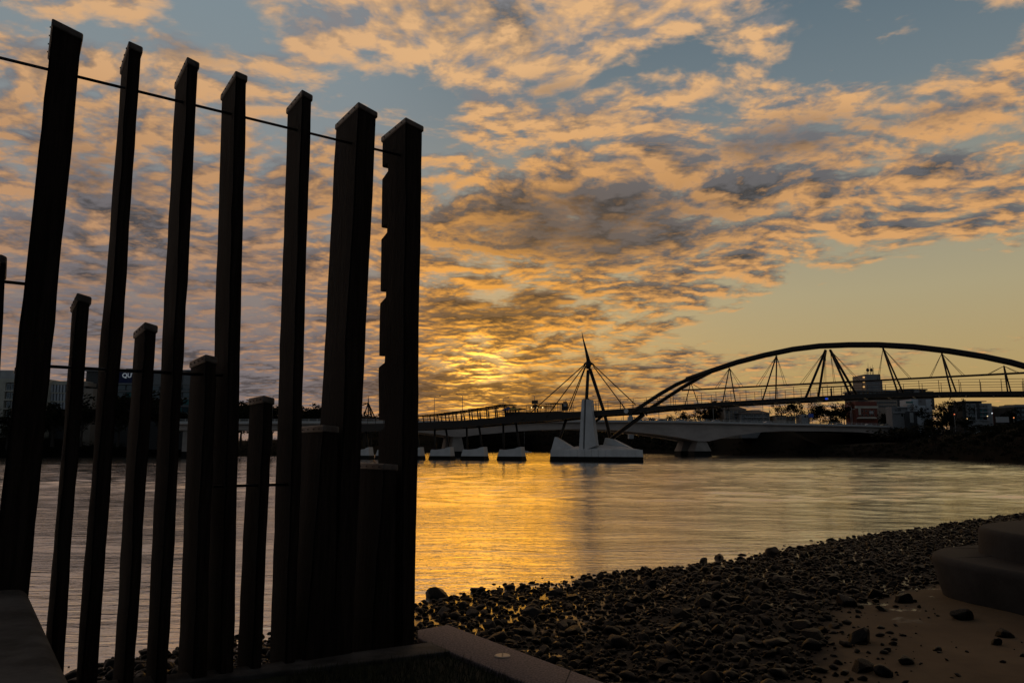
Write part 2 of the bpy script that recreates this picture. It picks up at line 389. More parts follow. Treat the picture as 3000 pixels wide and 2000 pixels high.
n = 32; V = [(0.062 * cos(2 * pi * k / n), 0.062 * sin(2 * pi * k / n), 0.001) for k in range(n)] + [(0.062 * cos(2 * pi * k / n), 0.062 * sin(2 * pi * k / n), 0.006) for k in range(n)] + [(0.055 * cos(2 * pi * k / n), 0.055 * sin(2 * pi * k / n), 0.010) for k in range(n)]
F = [tuple(range(2 * n, 3 * n))] + [(k, (k + 1) % n, n + (k + 1) % n, n + k) for k in range(n)] + [(n + k, n + (k + 1) % n, 2 * n + (k + 1) % n, 2 * n + k) for k in range(n)]
link("lid", fix(mesh("lid", V, F, CAPW)), disc)
for q in (-1, 1): box("slot", (-0.006, q * 0.026 - 0.010, 0.0095), (0.006, q * 0.026 + 0.010, 0.0115), SCREW, disc)

st = zp_([(150, 2010), (424, 1981), (700, 1953), (1263, 1880), (1322, 1906), (700, 1981), (424, 2012), (150, 2045)], GZ)
strip = prism("edging_stone", st, -0.2, GZ + 0.004, CONC, None, 0.01, 2)
tag(strip, "flat grey concrete edging at the foot of the tall timber posts", "edging")
# lawn: one sheet, cut to the inside of edging and kerb
lawn_poly = [st[7] + Vector((-2.0, -0.6, 0)), st[7], st[6], st[5], st[4], knear0 + Vector((0.0, -0.02, 0)), knear1, Vector((2, -6, GZ)), Vector((-8, -6, GZ)), Vector((-8, 3, GZ))]
tag(prism("lawn_ground", [(p.x, p.y) for p in lawn_poly], 0.2, GZ - 0.03, GRASSM), kind="structure")
# grass blades over the visible corner of lawn
def inpoly(x, y, poly):
    c = False; j = len(poly) - 1
    for i in range(len(poly)):
        a, b = poly[i], poly[j]
        if (a.y > y) != (b.y > y) and x < (b.x - a.x) * (y - a.y) / (b.y - a.y) + a.x: c = not c
        j = i
    return c
V, F = [], []
BL = mat("grass_blade", (0.030, 0.036, 0.012), 0.7, 0.5, 5)
for _ in range(26000):
    gx, gy = R.uniform(-1.6, 1.6), R.uniform(3.6, 6.6)
    if not inpoly(gx, gy, lawn_poly): continue
    h_ = R.uniform(0.03, 0.075); a = R.uniform(0, 2 * pi); w = 0.0035; lx, ly = R.gauss(0, 0.018), R.gauss(0, 0.018); k = len(V)
    V += [(gx - w * cos(a), gy - w * sin(a), GZ - 0.032), (gx + w * cos(a), gy + w * sin(a), GZ - 0.032), (gx + lx, gy + ly, GZ - 0.03 + h_)]; F.append((k, k + 1, k + 2))
tag(link("lawn_grass", mesh("lawn_grass", V, F, BL)), "short dark lawn grass between edging and kerb", "grass", kind="stuff")

# low wall, bottom left
wz = 2.2
w0, w1 = on_z(85, 1716, wz), on_z(228, 2000, wz); wd = (w1 - w0).normalized(); wp = Vector((wd.y, -wd.x, 0))
if wp.x > 0: wp = -wp
wall = thing("low_wall", "low grey concrete wall with rounded edge in the lower left corner", "wall")
wq = [w0 + wp * 0.0, w0 + wd * 4.2, w0 + wd * 4.2 + wp * 1.0, w0 + wp * 1.9 + wd * -0.25]
prism("wall_body", [(p.x, p.y) for p in [w0 + wp * 0.06 - wd * 0.0, w0 + wd * 0.06] + wq[1:]], GZ - 0.4, wz, CONC, wall, 0.075, 5)

# ------------------------------------------------------------------ timber fence
FAZ = radians(55.7); FD = Vector((sin(FAZ), cos(FAZ), 0)); FN = Vector((-cos(FAZ), sin(FAZ), 0))   # FN points away from the viewer
FA = on_z(1183, 1889, GZ); FA.z = 0
def on_f(px, py, t=0.0):
    p = on_plane(px, py, FA + FN * t, FN); return (p - FA).dot(FD), p.z
def proj_x(p):
    q = p - EYE; dep = q.y * cos(PITCH) + q.z * sin(PITCH); return 1500 + FPX * q.x / dep
def solve_t(s, z, px):
    lo, hi = 0.0, 1.0
    for _ in range(40):
        mid = (lo + hi) / 2
        if proj_x(FA + FD * s + FN * mid + Vector((0, 0, z))) > px: lo = mid
        else: hi = mid
    return (lo + hi) / 2
fence = thing("timber_fence", "row of dark upright timber posts, tall ones alternating with shrinking short ones, joined by rods", "fence")
TALL = [((155, 54), (242, 99), (138, 152), (16, 1340), (89, 1706)), ((379, 120), (417, 138), (354, 190), (221, 1961), (288, 1987)),
        ((550, 166), (583, 184), (513, 236), (422, 1974), (493, 1970)), ((691.5, 207), (724, 222), (648, 269), (598, 1961), (695, 1600)),
        ((886, 262), (915, 279), (840, 318), (799, 1565), (888, 1221)), ((1051, 298), (1105, 329), (983, 356), (938, 1186), (1059, 1346)),
        ((1189, 343), (1240, 370), (1118, 396), (1104, 1351), (1218, 1860))]
SHORT = [((2, 743), (18, 752), (-22, 770), (-60, 1340), (-36, 1340)), ((228, 857), (266.5, 870), (207.6, 896), (136, 1813), (190, 1916)), ((426, 942), (461, 954), (393, 973), (328, 1961), (395, 1979)),
         ((603, 1037), (636, 1046), (554, 1066), (518, 1925), (587, 1961)), ((773, 1157), (803, 1166), (730, 1168), (709, 1600), (784, 1600)),
         ((948, 1244), (992, 1249), (872, 1250), (850, 1600), (990, 1600)), ((1125, 1357), (1165, 1359), (1040, 1357), (1022, 1700), (1160, 1700))]
LOG = []
def post(spec, name, seed, notch=False):
    (cx, cy), (rx, ry), (lx, ly), (lbx, lby), (rbx, rby) = spec
    rr = random.Random(seed)
    sc, zc = on_f(cx, cy); sr, zr = on_f(rx, ry)
    # the left face of the cap is level, so its depth follows from the left pixel
    t = solve_t(sc, zc, lx)
    t = max(0.10, min(0.56, t))
    sL, _ = on_f(lbx, lby, t); sR, zb = on_f(rbx, rby)
    sL_top, _ = on_f(lx, ly, t)
    if sR - sL < 0.06: sR = sL + 0.10
    ztop_c, ztop_r = zc, min(zr, zc - 0.01)
    base = 1.0
    # straight edges from foot to head for the left and the right face
    yl = on_f(lbx, lby, t)[1]; yr = zb
    def left(z): return lerp(sc, sL, (zc - z) / (zc - yl))
    def right(z): return lerp(sr, sR, (zr - z) / (zr - yr))
    LOG.append((name, round(sc, 2), round(sr - sc, 3), round(t, 3), round(zc, 2), round(left(1.4), 2), round(right(1.4) - left(1.4), 3)))
    nz = 26; V, F = [], []
    capd = 0.055
    for i in range(nz + 1):
        f = i / nz
        for k, (ta, side) in enumerate(((0, 0), (0, 1), (t, 1), (t, 0))):
            zz = lerp(base, (ztop_c if side == 0 else ztop_r) - 0.012, f)
            s_ = left(zz) if side == 0 else right(zz)
            wob = 0.011 * mnoise.noise((seed * 7.3 + k * 3.1, zz * 1.1, 0.3)) + 0.007 * mnoise.noise((seed * 3.3 + k, zz * 4.5, 2.0))
            if f > 0.94: wob *= 0.2
            s_ += wob * (1 if side else -1) + (0.004 if side == 0 else -0.004)
            tt = ta + (0.6 * wob + 0.003) * (-1 if ta == 0 else 1) * -1
            p = FD * s_ + FN * tt; V.append(Vector((p.x, p.y, zz)))
    for i in range(nz):
        for k in range(4):
            a, b = i * 4 + k, i * 4 + (k + 1) % 4; F.append((a, b, b + 4, a + 4))
    F.append((3, 2, 1, 0)); F.append(tuple(nz * 4 + k for k in range(4)))
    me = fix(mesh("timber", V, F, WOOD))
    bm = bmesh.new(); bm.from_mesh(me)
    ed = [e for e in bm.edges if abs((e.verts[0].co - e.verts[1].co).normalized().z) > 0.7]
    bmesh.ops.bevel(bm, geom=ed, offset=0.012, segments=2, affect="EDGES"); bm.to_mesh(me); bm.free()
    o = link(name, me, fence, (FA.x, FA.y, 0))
    # folded metal cap with screws
    e = 0.006
    def P(s_, tt, zz): q = FD * s_ + FN * tt; return (q.x, q.y, zz)
    a0, a1 = left(zc) - e, right(zr) + e
    q8 = [P(a0, -e, zc - capd), P(a1, -e, ztop_r - capd), P(a1, t + e, ztop_r - capd), P(a0, t + e, zc - capd), P(a0, -e, zc), P(a1, -e, ztop_r), P(a1, t + e, ztop_r), P(a0, t + e, zc)]
    hexa("metal_cap", q8, CAPM, o, 0.014, 3)
    ns = 4 if t > 0.2 else 3
    for k in range(ns):
        tt = t * (k + 0.6) / (ns + 0.2); q = FD * (a0 - 0.001) + FN * tt
        V2, F2 = tube_geo([(q.x, q.y, zc - 0.03), (q.x - FD.x * 0.006, q.y - FD.y * 0.006, zc - 0.03)], 0.006, 8)
        link("screw", fix(mesh("screw", V2, F2, SCREW)), o)
    return o, left, right, t, zc
tall = [post(sp, "tall_post", 3 + i) for i, sp in enumerate(TALL)]
short = [post(sp, "short_post", 30 + i) for i, sp in enumerate(SHORT)]
tall[0][0]["label"] = "tallest and nearest post, its right edge chipped halfway up"
tall[6][0]["label"] = "end post with five notches cut in its left edge"
# the next tall post beyond the left edge carries the rods on
gap = (TALL[1][0][0], TALL[0][0][0])
s1, s2 = on_f(*TALL[0][0])[0], on_f(*TALL[1][0])[0]
p0 = tall[1][0].copy(); COL.objects.link(p0); p0.parent = fence; p0.location = tall[1][0].location + FD * (2 * (s1 - s2) - 0.05)
for ch in list(tall[1][0].children):
    c = ch.copy(); COL.objects.link(c); c.parent = p0
# notches cut in the end post: dark slots removed with a boolean at build time
def notch(o, left, t, pix):
    cuts = []
    for (ya, yb) in pix:
        za = on_f(1118, ya, t)[1]; zb = on_f(1118, yb, t)[1]
        zm = (za + zb) / 2; s_ = left(zm)
        pts = []
        for (ss_, tt, zz) in ((-0.09, t - 0.14, zm - 0.02), (0.6, t - 0.14, zm - 0.02), (0.6, t + 0.1, zb - 0.03), (-0.09, t + 0.1, zb - 0.03), (-0.09, t - 0.14, za), (0.6, t - 0.14, za), (0.6, t + 0.1, za), (-0.09, t + 0.1, za)):
            q = FA + FD * (s_ + ss_) + FN * tt; pts.append((q.x, q.y, zz))
        cuts.append(pts)
    V, F = [], []
    for c8 in cuts:
        k = len(V); V += c8; F += [tuple(k + q for q in f) for f in HEX]
    cu = bpy.data.objects.new("cutter", fix(mesh("cutter", V, F, WOOD))); COL.objects.link(cu)
    md = o.modifiers.new("notch", "BOOLEAN"); md.operation = "DIFFERENCE"; md.object = cu; md.solver = "EXACT"
    bpy.context.view_layer.update()
    dg = bpy.context.evaluated_depsgraph_get(); nm = bpy.data.meshes.new_from_object(o.evaluated_get(dg))
    o.modifiers.remove(md); o.data = nm; bpy.data.objects.remove(cu)
o7, l7, r7, t7, _z = tall[6]
NPX = [(490, 528), (667, 705), (854, 892), (1043, 1078), (1230, 1268)]
notch(o7, l7, t7, NPX)
# rods
def rod(sa, sb, z, off=0.13, r=0.011):
    a = FA + FD * sa + FN * off; b = FA + FD * sb + FN * off
    return tube("steel_rod", [(a.x, a.y, z), (b.x, b.y, z)], r, RODM, fence, 10)
zt = sum(on_f(px, py, 0.13)[1] for px, py in ((100, 191), (300, 243), (600, 317), (940, 400))) / 4
rod(s1 - 1.2, r7(zt) - 0.06, zt)
def smid(i, arr): return on_f(*arr[i][0])[0] + 0.05
rod(s1 - 1.2, s1 + 0.08, on_f(40, 828, 0.1)[1], 0.10)
z2 = (on_f(152, 1074, 0.1)[1] + on_f(473, 1090, 0.1)[1]) / 2
rod(s1 + 0.02, smid(3, TALL), z2, 0.10)
rod(smid(3, TALL) - 0.02, smid(4, TALL) + 0.05, on_f(750, 1421, 0.1)[1], 0.10)
for l in LOG: print(l)

# ------------------------------------------------------------------ shore stones
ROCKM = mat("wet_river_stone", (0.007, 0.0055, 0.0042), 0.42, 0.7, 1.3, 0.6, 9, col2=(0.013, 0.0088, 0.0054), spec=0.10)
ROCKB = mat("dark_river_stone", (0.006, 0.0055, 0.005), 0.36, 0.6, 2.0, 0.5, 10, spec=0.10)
def rock_mesh(seed, sub=2, m=None):
    rr = random.Random(seed); bm = bmesh.new(); bmesh.ops.create_icosphere(bm, subdivisions=sub, radius=1.0)
    ax = (1.0, rr.uniform(0.6, 0.9), rr.uniform(0.40, 0.72)); cuts = []
    for _ in range(8):
        nv = Vector((rr.gauss(0, 1), rr.gauss(0, 1), rr.gauss(0, 0.8))).normalized(); cuts.append((nv, rr.uniform(0.48, 0.80)))
    for v in bm.verts:
        p = v.co.copy()
        p *= 1 + 0.24 * mnoise.noise(p * 1.0 + Vector((seed * 3.7, 0, 0))) + 0.08 * mnoise.noise(p * 2.6 + Vector((0, seed * 1.9, 0)))
        for nv, dd_ in cuts:
            ex = p.dot(nv) - dd_
            if ex > 0: p -= nv * ex * 0.97
        v.co = Vector((p.x * ax[0], p.y * ax[1], p.z * ax[2]))
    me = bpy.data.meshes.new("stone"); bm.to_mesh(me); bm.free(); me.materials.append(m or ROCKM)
    me.polygons.foreach_set("use_smooth", [True] * len(me.polygons)); me.set_sharp_from_angle(angle=radians(26)); return me
HI = [rock_mesh(i, 3, ROCKM if i % 3 else ROCKB) for i in range(16)]
LO = [rock_mesh(50 + i, 2, ROCKM) for i in range(10)]
def onbeach(x, y):
    # behind the kerb and the fence wall
    if y < 3.0: return False
    p = Vector((x, y, 0)); 
    q = p - Vector((kf1.x, kf1.y, 0)); side = q.x * kd.y - q.y * kd.x
    if q.dot(kd) > -0.1 and side > -0.1: return False
    q = p - FA; 
    if q.dot(FD) < 0.6 and q.dot(FN) < 0.75: return False
    return True
stones = []
tries = 0
cells = {}
def clear_of(x, y, r, k=0.62):
    cx_, cy_ = int(x // 0.5), int(y // 0.5)
    for i in range(cx_ - 1, cx_ + 2):
        for j in range(cy_ - 1, cy_ + 2):
            for (a, b, c) in cells.get((i, j), ()):
                if (a - x) ** 2 + (b - y) ** 2 < (k * (c + r)) ** 2: return False
    return True
def put_stone(x, y, r):
    cells.setdefault((int(x // 0.5), int(y // 0.5)), []).append((x, y, r)); stones.append((x, y, r))
while tries < 110000 and len(stones) < 9500:
    tries += 1
    y_ = 7.0 + 36 * R.random() ** 1.5; x_ = R.uniform(-0.75 * y_, 0.75 * y_) if y_ < 14 else R.uniform(-3, 0.78 * y_)
    if not onbeach(x_, y_): continue
    s = sdist(x_, y_)
    if s < -0.9: continue
    e = sdist(x_, y_, EDGE)                       # + on the sand side
    if y_ < 40 and x_ > 7.2 and e > 0.2: continue
    if s < 0 and R.random() > (0.30 * exp(s * 2.2)): continue
    if e > 0 and R.random() > 0.30 * exp(-e * 1.7): continue
    if e < 0 and e > -1.6 and R.random() > 0.55: continue
    r = min(0.19, 0.060 * math.exp(R.gauss(0.10, 0.5))) * (1.0 if e < 0 else 0.75)
    if y_ > 18: r = max(r, 0.085)
    if clear_of(x_, y_, r): put_stone(x_, y_, r)
def px_on_beach(px, py):
    zz = 0.2
    for _ in range(6):
        p = on_z(px, py, zz); zz = max(0.0, beach_z(p.x, p.y))
    return on_z(px, py, zz)
def vis(p):
    q = p - EYE; dep = q.y * cos(PITCH) + q.z * sin(PITCH); return dep, 1500 + FPX * q.x / dep, 1000 - FPX * (-q.y * sin(PITCH) + q.z * cos(PITCH)) / dep
# stones one can single out
SPECIAL = [((1282, 1745), 0.27, "largest dark boulder at the water's edge close to the end post"), ((2816, 1812), 0.20, "lone black stone on the bare sand below the stepped seat"),
           ((2265, 1625), 0.26, "dark block-like stone standing highest on the middle waterline"), ((2107, 1636), 0.22, "dark rounded stone partly out in the bright water"), ((1408, 1735), 0.16, "small dark stone in the gold water just off the bank"),
           ((1968, 1922), 0.21, "broad flat-topped boulder among wet puddles low in the picture"), ((2480, 1772), 0.22, "wide brown boulder where the stones give way to sand"), ((2345, 1838), 0.22, "upright dark stone on the edge of the sand"),
           ((2645, 1765), 0.20, "brown stone on the sand left of the stepped seat"), ((2520, 1880), 0.24, "flat brown stone alone on the sand near the lower edge"), ((2527, 1965), 0.16, "small black stone near the lower edge on the sand"),
           ((2060, 1580 + 65), 0.2, "small stone awash beyond the waterline")]
for i, ((px, py), r, lab) in enumerate(SPECIAL):
    p = px_on_beach(px, py)
    o = link("shore_stone", HI[i % 16], None, (p.x, p.y, max(beach_z(p.x, p.y), -0.05) + 0.22 * r)); o.scale = (r, r, r * 1.1); o.rotation_euler = (R.uniform(-0.2, 0.2), R.uniform(-0.2, 0.2), R.uniform(0, 6.28))
    tag(o, lab, "stone", "shore stones"); cells.setdefault((int(p.x // 0.5), int(p.y // 0.5)), []).append((p.x, p.y, r))
rank = []
for (x_, y_, r) in stones:
    dep, px, py = vis(Vector((x_, y_, 0.2)))
    hid = px < 1190 or (py > 2010)
    rank.append((-(r / dep) if not hid else 0.0, x_, y_, r, dep))
rank.sort()
for (k, x_, y_, r, dep) in rank[:285]:
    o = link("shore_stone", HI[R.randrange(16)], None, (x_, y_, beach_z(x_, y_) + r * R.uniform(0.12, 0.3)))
    o.scale = (r, r, r); o.rotation_euler = (R.gauss(0, 0.25), R.gauss(0, 0.25), R.uniform(0, 6.28))
    e = sdist(x_, y_, EDGE); sw = sdist(x_, y_); q = Vector((x_, y_, 0)) - Vector((kf1.x, kf1.y, 0)); kd_ = abs(q.x * kd.y - q.y * kd.x)
    if e > 0: lab, gr = "small dark stone lying apart on the bare sand", "stones on the sand"
    elif sw < 0.5: lab, gr = "black stone at the waterline of the cobble bank", "stones at the waterline"
    elif kd_ < 1.0: lab, gr = "brown-black stone heaped against the back of the kerb", "stones by the kerb"
    elif e > -1.5: lab, gr = "dark wet stone where the cobble bank thins into sand", "stones at the sand's edge"
    else: lab, gr = ("larger " if r > 0.13 else "smaller ") + "rounded stone in the middle of the cobble bank", "larger bank stones" if r > 0.13 else "smaller bank stones"
    tag(o, lab, "stone", gr)
import numpy as np
def join_stones(lst, name, label):
    VV, FF, k = [], [], 0
    base = []
    for me in LO:
        co = np.empty(len(me.vertices) * 3); me.vertices.foreach_get("co", co); base.append((co.reshape(-1, 3), np.array([p.vertices[:] for p in me.polygons])))
    for (_k, x_, y_, r, dep) in lst:
        co, fa = base[R.randrange(10)]; a = R.uniform(0, 6.28); ca, sa = cos(a), sin(a); b = R.gauss(0, 0.3)
        M = np.array([[ca, -sa, 0], [sa, ca, 0], [0, 0, 1]]) @ np.array([[cos(b), 0, sin(b)], [0, 1, 0], [-sin(b), 0, cos(b)]])
        VV.append((co * r) @ M.T + np.array([x_, y_, beach_z(x_, y_) + r * R.uniform(0.1, 0.3)])); FF.append(fa + k); k += len(co)
    v = np.concatenate(VV); f = np.concatenate(FF)
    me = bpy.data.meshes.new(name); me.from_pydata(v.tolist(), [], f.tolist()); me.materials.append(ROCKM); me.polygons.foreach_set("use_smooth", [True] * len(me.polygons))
    return tag(link(name, me), label, "stones", kind="stuff")
join_stones(rank[285:], "cobble_bank", "cobble bank of countless dark brown stones along the near waterline")
# gravel and specks between them
grav = []
for _ in range(9000):
    y_ = 7.5 + 13 * R.random() ** 1.6; x_ = R.uniform(-0.2 * y_, 0.74 * y_)
    if not onbeach(x_, y_): continue
    e = sdist(x_, y_, EDGE); s = sdist(x_, y_)
    if s < 0.1 or (e > 0 and R.random() > 0.16 * exp(-e * 0.7)): continue
    if x_ > 7.2 and e > 0.2: continue
    grav.append((0, x_, y_, R.uniform(0.010, 0.035), 0))
LO = [rock_mesh(80 + i, 1, ROCKM) for i in range(10)]
join_stones(grav, "shore_gravel", "dark gravel specks between the stones and on the sand")

# ------------------------------------------------------------------ stepped seat, right edge
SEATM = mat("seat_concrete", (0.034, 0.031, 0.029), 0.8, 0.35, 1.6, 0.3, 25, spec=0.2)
seat = thing("stepped_seat", "curved two-step concrete seat with lawn on top at the right edge", "seat")
def smoothpoly(pts, it=3):
    for _ in range(it):
        q = []
        for a, b in zip(pts, pts[1:] + pts[:1]):
            q += [(a[0] * 0.75 + b[0] * 0.25, a[1] * 0.75 + b[1] * 0.25), (a[0] * 0.25 + b[0] * 0.75, a[1] * 0.25 + b[1] * 0.75)]
        pts = q
    return pts
lowp = smoothpoly([(7.75, 14.1), (7.85, 12.5), (8.6, 10.9), (10.5, 9.3), (16, 8.2), (18, 12.5), (16.5, 17.6), (12.5, 16.9), (9.6, 15.8), (8.3, 15.1)], 3)
uppp = smoothpoly([(8.75, 14.3), (8.7, 12.9), (9.2, 11.6), (11, 10.4), (15.5, 9.6), (17, 12.5), (16, 16.8), (12.6, 16.4), (10.4, 15.8), (9.3, 15.1)], 3)
def tiered(name, poly, z0, z1, inset, m, parent, bev):
    cx = sum(p[0] for p in poly) / len(poly); cy = sum(p[1] for p in poly) / len(poly); n = len(poly); V = []; F = []
    prof = [(-inset, z0), (-inset * 0.4, lerp(z0, z1, 0.5)), (0, z1 - bev)] + [(-bev + bev * cos(a), z1 - bev + bev * sin(a)) for a in (0.4, 0.8, 1.2, pi / 2)]
    nr = []
    for i in range(n):
        a, b = poly[i - 1], poly[(i + 1) % n]; tx, ty = b[0] - a[0], b[1] - a[1]; l = sqrt(tx * tx + ty * ty); nx_, ny_ = ty / l, -tx / l
        if (poly[i][0] - cx) * nx_ + (poly[i][1] - cy) * ny_ < 0: nx_, ny_ = -nx_, -ny_
        nr.append((nx_, ny_))
    for (o_, zz) in prof: V += [(p[0] + q[0] * o_, p[1] + q[1] * o_, zz) for p, q in zip(poly, nr)]
    for r in range(len(prof) - 1):
        for i in range(n): F.append((r * n + i, r * n + (i + 1) % n, (r + 1) * n + (i + 1) % n, (r + 1) * n + i))
    F.append(tuple((len(prof) - 1) * n + i for i in range(n)))
    me = fix(mesh(name, V, F, m, True)); me.set_sharp_from_angle(angle=radians(60)); return link(name, me, parent)
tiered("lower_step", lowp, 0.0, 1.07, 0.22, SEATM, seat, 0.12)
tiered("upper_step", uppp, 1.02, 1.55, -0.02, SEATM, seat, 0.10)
cxu = sum(p[0] for p in uppp) / len(uppp); cyu = sum(p[1] for p in uppp) / len(uppp)
lawnp = [(cxu + (p[0] - cxu) * 0.80 + 0.2, cyu + (p[1] - cyu) * 0.72) for p in uppp]
prism("lawn_inset", lawnp, 1.5, 1.556, GRASSM, seat)
JNT = mat("joint_gap", (0.01, 0.01, 0.01), 0.9, 0.2)
def joint(pts, w=0.008): return tube("joint", pts, w, JNT, seat, 4, False)
joint([(8.0, 13.75, 1.066), (8.75, 13.9, 1.071)]); joint([(8.7, 15.05, 1.066), (9.5, 15.1, 1.071)])
joint([(8.742, 13.5, 1.08), (8.742, 13.5, 1.46)]); joint([(8.90, 12.55, 1.08), (8.90, 12.55, 1.46)]); joint([(9.0, 12.55, 1.551), (9.8, 12.8, 1.551)])
# puddle left by the tide behind the nose of the seat
PUD = mat("puddle_water", (0.02, 0.017, 0.012), 0.05, 0.1, 1, spec=1.0)
pc = on_z(2700, 1722, 0.40)

# ------------------------------------------------------------------ footbridge
BO = Vector((43.0, 175.0, 0)); BD = Vector((0.835, -0.55, 0)).normalized(); BN = Vector((BD.y, -BD.x, 0))   # BN points towards the viewer
if BN.y > 0: BN = -BN
HW = 3.6
def on_b(px, py, off=HW):
    p = on_plane(px, py, BO + BN * off, BN); return (p - BO).dot(BD), p.z
def bp(s, off, z): q = BO + BD * s + BN * off; return Vector((q.x, q.y, z))
bridge = thing("footbridge", "dark steel footbridge with a long low arch and a spired white pylon over the river", "footbridge")
TOPX = [(1000, 1243), (1230, 1237), (1353, 1231), (1424, 1225), (1560, 1211), (1735, 1203), (1832, 1196.5), (1952, 1187), (2159, 1174), (2362, 1162), (2511, 1154), (2780, 1146.5), (3000, 1145), (3300, 1146)]
BOTX = [(1000, 1265), (1230, 1259), (1353, 1252), (1458, 1242), (1620, 1231), (1735, 1218), (1841, 1211), (1952, 1199), (2159, 1185), (2362, 1174), (2511, 1166), (2780, 1158), (3000, 1157), (3300, 1159)]
TOP = [on_b(*p) for p in TOPX]; BOT = [on_b(*p) for p in BOTX]
S0, S1 = TOP[0][0], TOP[-1][0]
def dz(s): return interp(TOP, s)
def db(s): return min(interp(BOT, s), dz(s) - 0.45)
N = 70; ss_ = [lerp(S0, S1, i / N) for i in range(N + 1)]
def sweep(name, sect, m, parent, closed=True):
    """sect(s) -> list of (offset, z) corners"""
    V, F = [], []; k = len(sect(0))
    for s in ss_: V += [bp(s, o_, z_) for o_, z_ in sect(s)]
    for i in range(N):
        for j in range(k if closed else k - 1): F.append((i * k + j, i * k + (j + 1) % k, (i + 1) * k + (j + 1) % k, (i + 1) * k + j))
    if closed: F.append(tuple(range(k))); F.append(tuple(N * k + j for j in range(k)))
    return link(name, fix(mesh(name, V, F, m)), parent)
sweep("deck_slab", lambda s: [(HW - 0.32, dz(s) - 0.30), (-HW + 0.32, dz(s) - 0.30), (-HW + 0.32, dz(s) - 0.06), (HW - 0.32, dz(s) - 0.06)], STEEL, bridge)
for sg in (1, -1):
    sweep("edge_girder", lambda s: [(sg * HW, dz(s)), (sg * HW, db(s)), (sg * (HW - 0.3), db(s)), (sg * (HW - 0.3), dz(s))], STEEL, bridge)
cb = fix(mesh("cross_beam", [bp(0, o_, z_) - bp(0, 0, 0) + BD * w for w in (-0.12, 0.12) for o_, z_ in ((HW - 0.31, 0), (-HW + 0.31, 0), (-HW + 0.31, -0.5), (HW - 0.31, -0.5))], HEX, STEEL))
s = S0 + 2
while s < S1 - 1:
    link("cross_beam", cb, bridge, bp(s, 0, dz(s) - 0.304)); s += 4.5
# handrails: top rail, mid rail, posts
for sg in (1, -1):
    V, F = [], []
    for zr_, r_ in ((2.3, 0.05), (1.25, 0.05), (0.75, 0.03)):
        v, f = tube_geo([bp(s, sg * (HW - 0.1), dz(s) + zr_) for s in ss_], r_, 5, len(V)); V += v; F += f
    rail = link("handrail", fix(mesh("handrail", V, F, STEEL)), bridge)
    pm = fix(mesh("rail_post", *tube_geo([(0, 0, 0), (0, 0, 2.35)], 0.055, 5), STEEL))
    s = S0 + 1.0
    while s < S1:
        link("rail_post", pm, rail, bp(s, sg * (HW - 0.1), dz(s) - 0.02)); s += 3.4
# arch rib (single tube, forked over the deck at the river end)
ARCHX = [(2012, 1111), (2090, 1084), (2159, 1061), (2241, 1040), (2323, 1023), (2400, 1013.5), (2487, 1010), (2573, 1010), (2678, 1016), (2780, 1028), (2880, 1044), (2960, 1061), (3000, 1072)]
AP = [on_b(px, py, 0.0) for px, py in ARCHX]
# extend down to the deck on the far side with the same curvature
smid = sum(on_b(px, 1010, 0.0)[0] for px in (2530,)); ztop = on_b(2530, 1011.5, 0.0)[1]
half = smid - on_b(1850, 1200, 0.0)[0]
s_, z_ = AP[-1]
send = smid + half; zend = dz(S1) + 0.3
while s_ < send - 4:
    s_ += 4.0; f = (s_ - smid) / half; zq = lerp(ztop, zend, f ** 2.0); AP.append((s_, min(zq, AP[-1][1] - 0.3)))
AP.append((send, zend))
rad = 0.62
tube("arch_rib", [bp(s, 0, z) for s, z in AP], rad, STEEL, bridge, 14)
near = [on_b(px, py, o_) + (o_,) for px, py, o_ in ((1853, 1206, HW), (1890, 1182, 3.2), (1935, 1153, 2.3), (1980, 1127, 1.2), (2025, 1107, 0.15))]
far = [on_b(px, py, o_) + (o_,) for px, py, o_ in ((1905, 1196, -HW), (1955, 1163, -3.0), (2000, 1134, -1.9), (2045, 1108, -0.8), (2080, 1090, -0.1))]
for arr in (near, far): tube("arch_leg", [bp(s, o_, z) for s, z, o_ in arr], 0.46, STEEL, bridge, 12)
# white end disc of the tie pin
c0 = bp(on_b(1836, 1204)[0], HW + 0.02, on_b(1836, 1204)[1])
tube("pin_disc", [c0, c0 + BN * 0.35], 0.55, PALE, bridge, 24, False)
# longitudinal tie tube at mid height
T0, T1 = on_b(1998, 1143, 0.0), on_b(3000, 1092, 0.0)
def tz(s): return lerp(T0[1], T1[1], (s - T0[0]) / (T1[0] - T0[0]))
tube("tie_tube", [bp(T0[0], 0, T0[1]), bp(send - 8, 0, tz(send - 8))], 0.20, STEEL, bridge, 10)
# hanger struts (top on the arch, feet on both deck edges) and cable pairs to the tie tube
def zx(px, py): return px, py
HANG = [  # (top px,py), near foot, far foot, radius, cables to tie (px list)
    ((2137, 1078), (2117, 1173), (2155, 1171), 0.13, [(2093, 2101), (2167, 2177)]),
    ((2275, 1042), (2234, 1167), (2272, 1165), 0.16, [(2213, 2222), (2297, 2304)]),
    ((2419, 1025), (2361, 1163), (2396, 1161), 0.26, [(2342, 2350), (2413, 2419)]),
    ((2432, 1025), (2490, 1154), (2512, 1151), 0.26, [(2442, 2447), (2514, 2521)]),
    ((2587, 1020), (2630, 1142), (2648, 1141), 0.18, [(2570, 2575), (2665, 2671)]),
    ((2759, 1035), (2786, 1145), (2803, 1148), 0.16, [(2723, 2728), (2822, 2829)]),
    ((2941, 1072), (2952, 1145), (2962, 1145), 0.14, [(2890, 2896), (2984, 2992)]),
    ((2024, 1122), (2007, 1180), (2047, 1179), 0.10, [(2052, 2058)])]
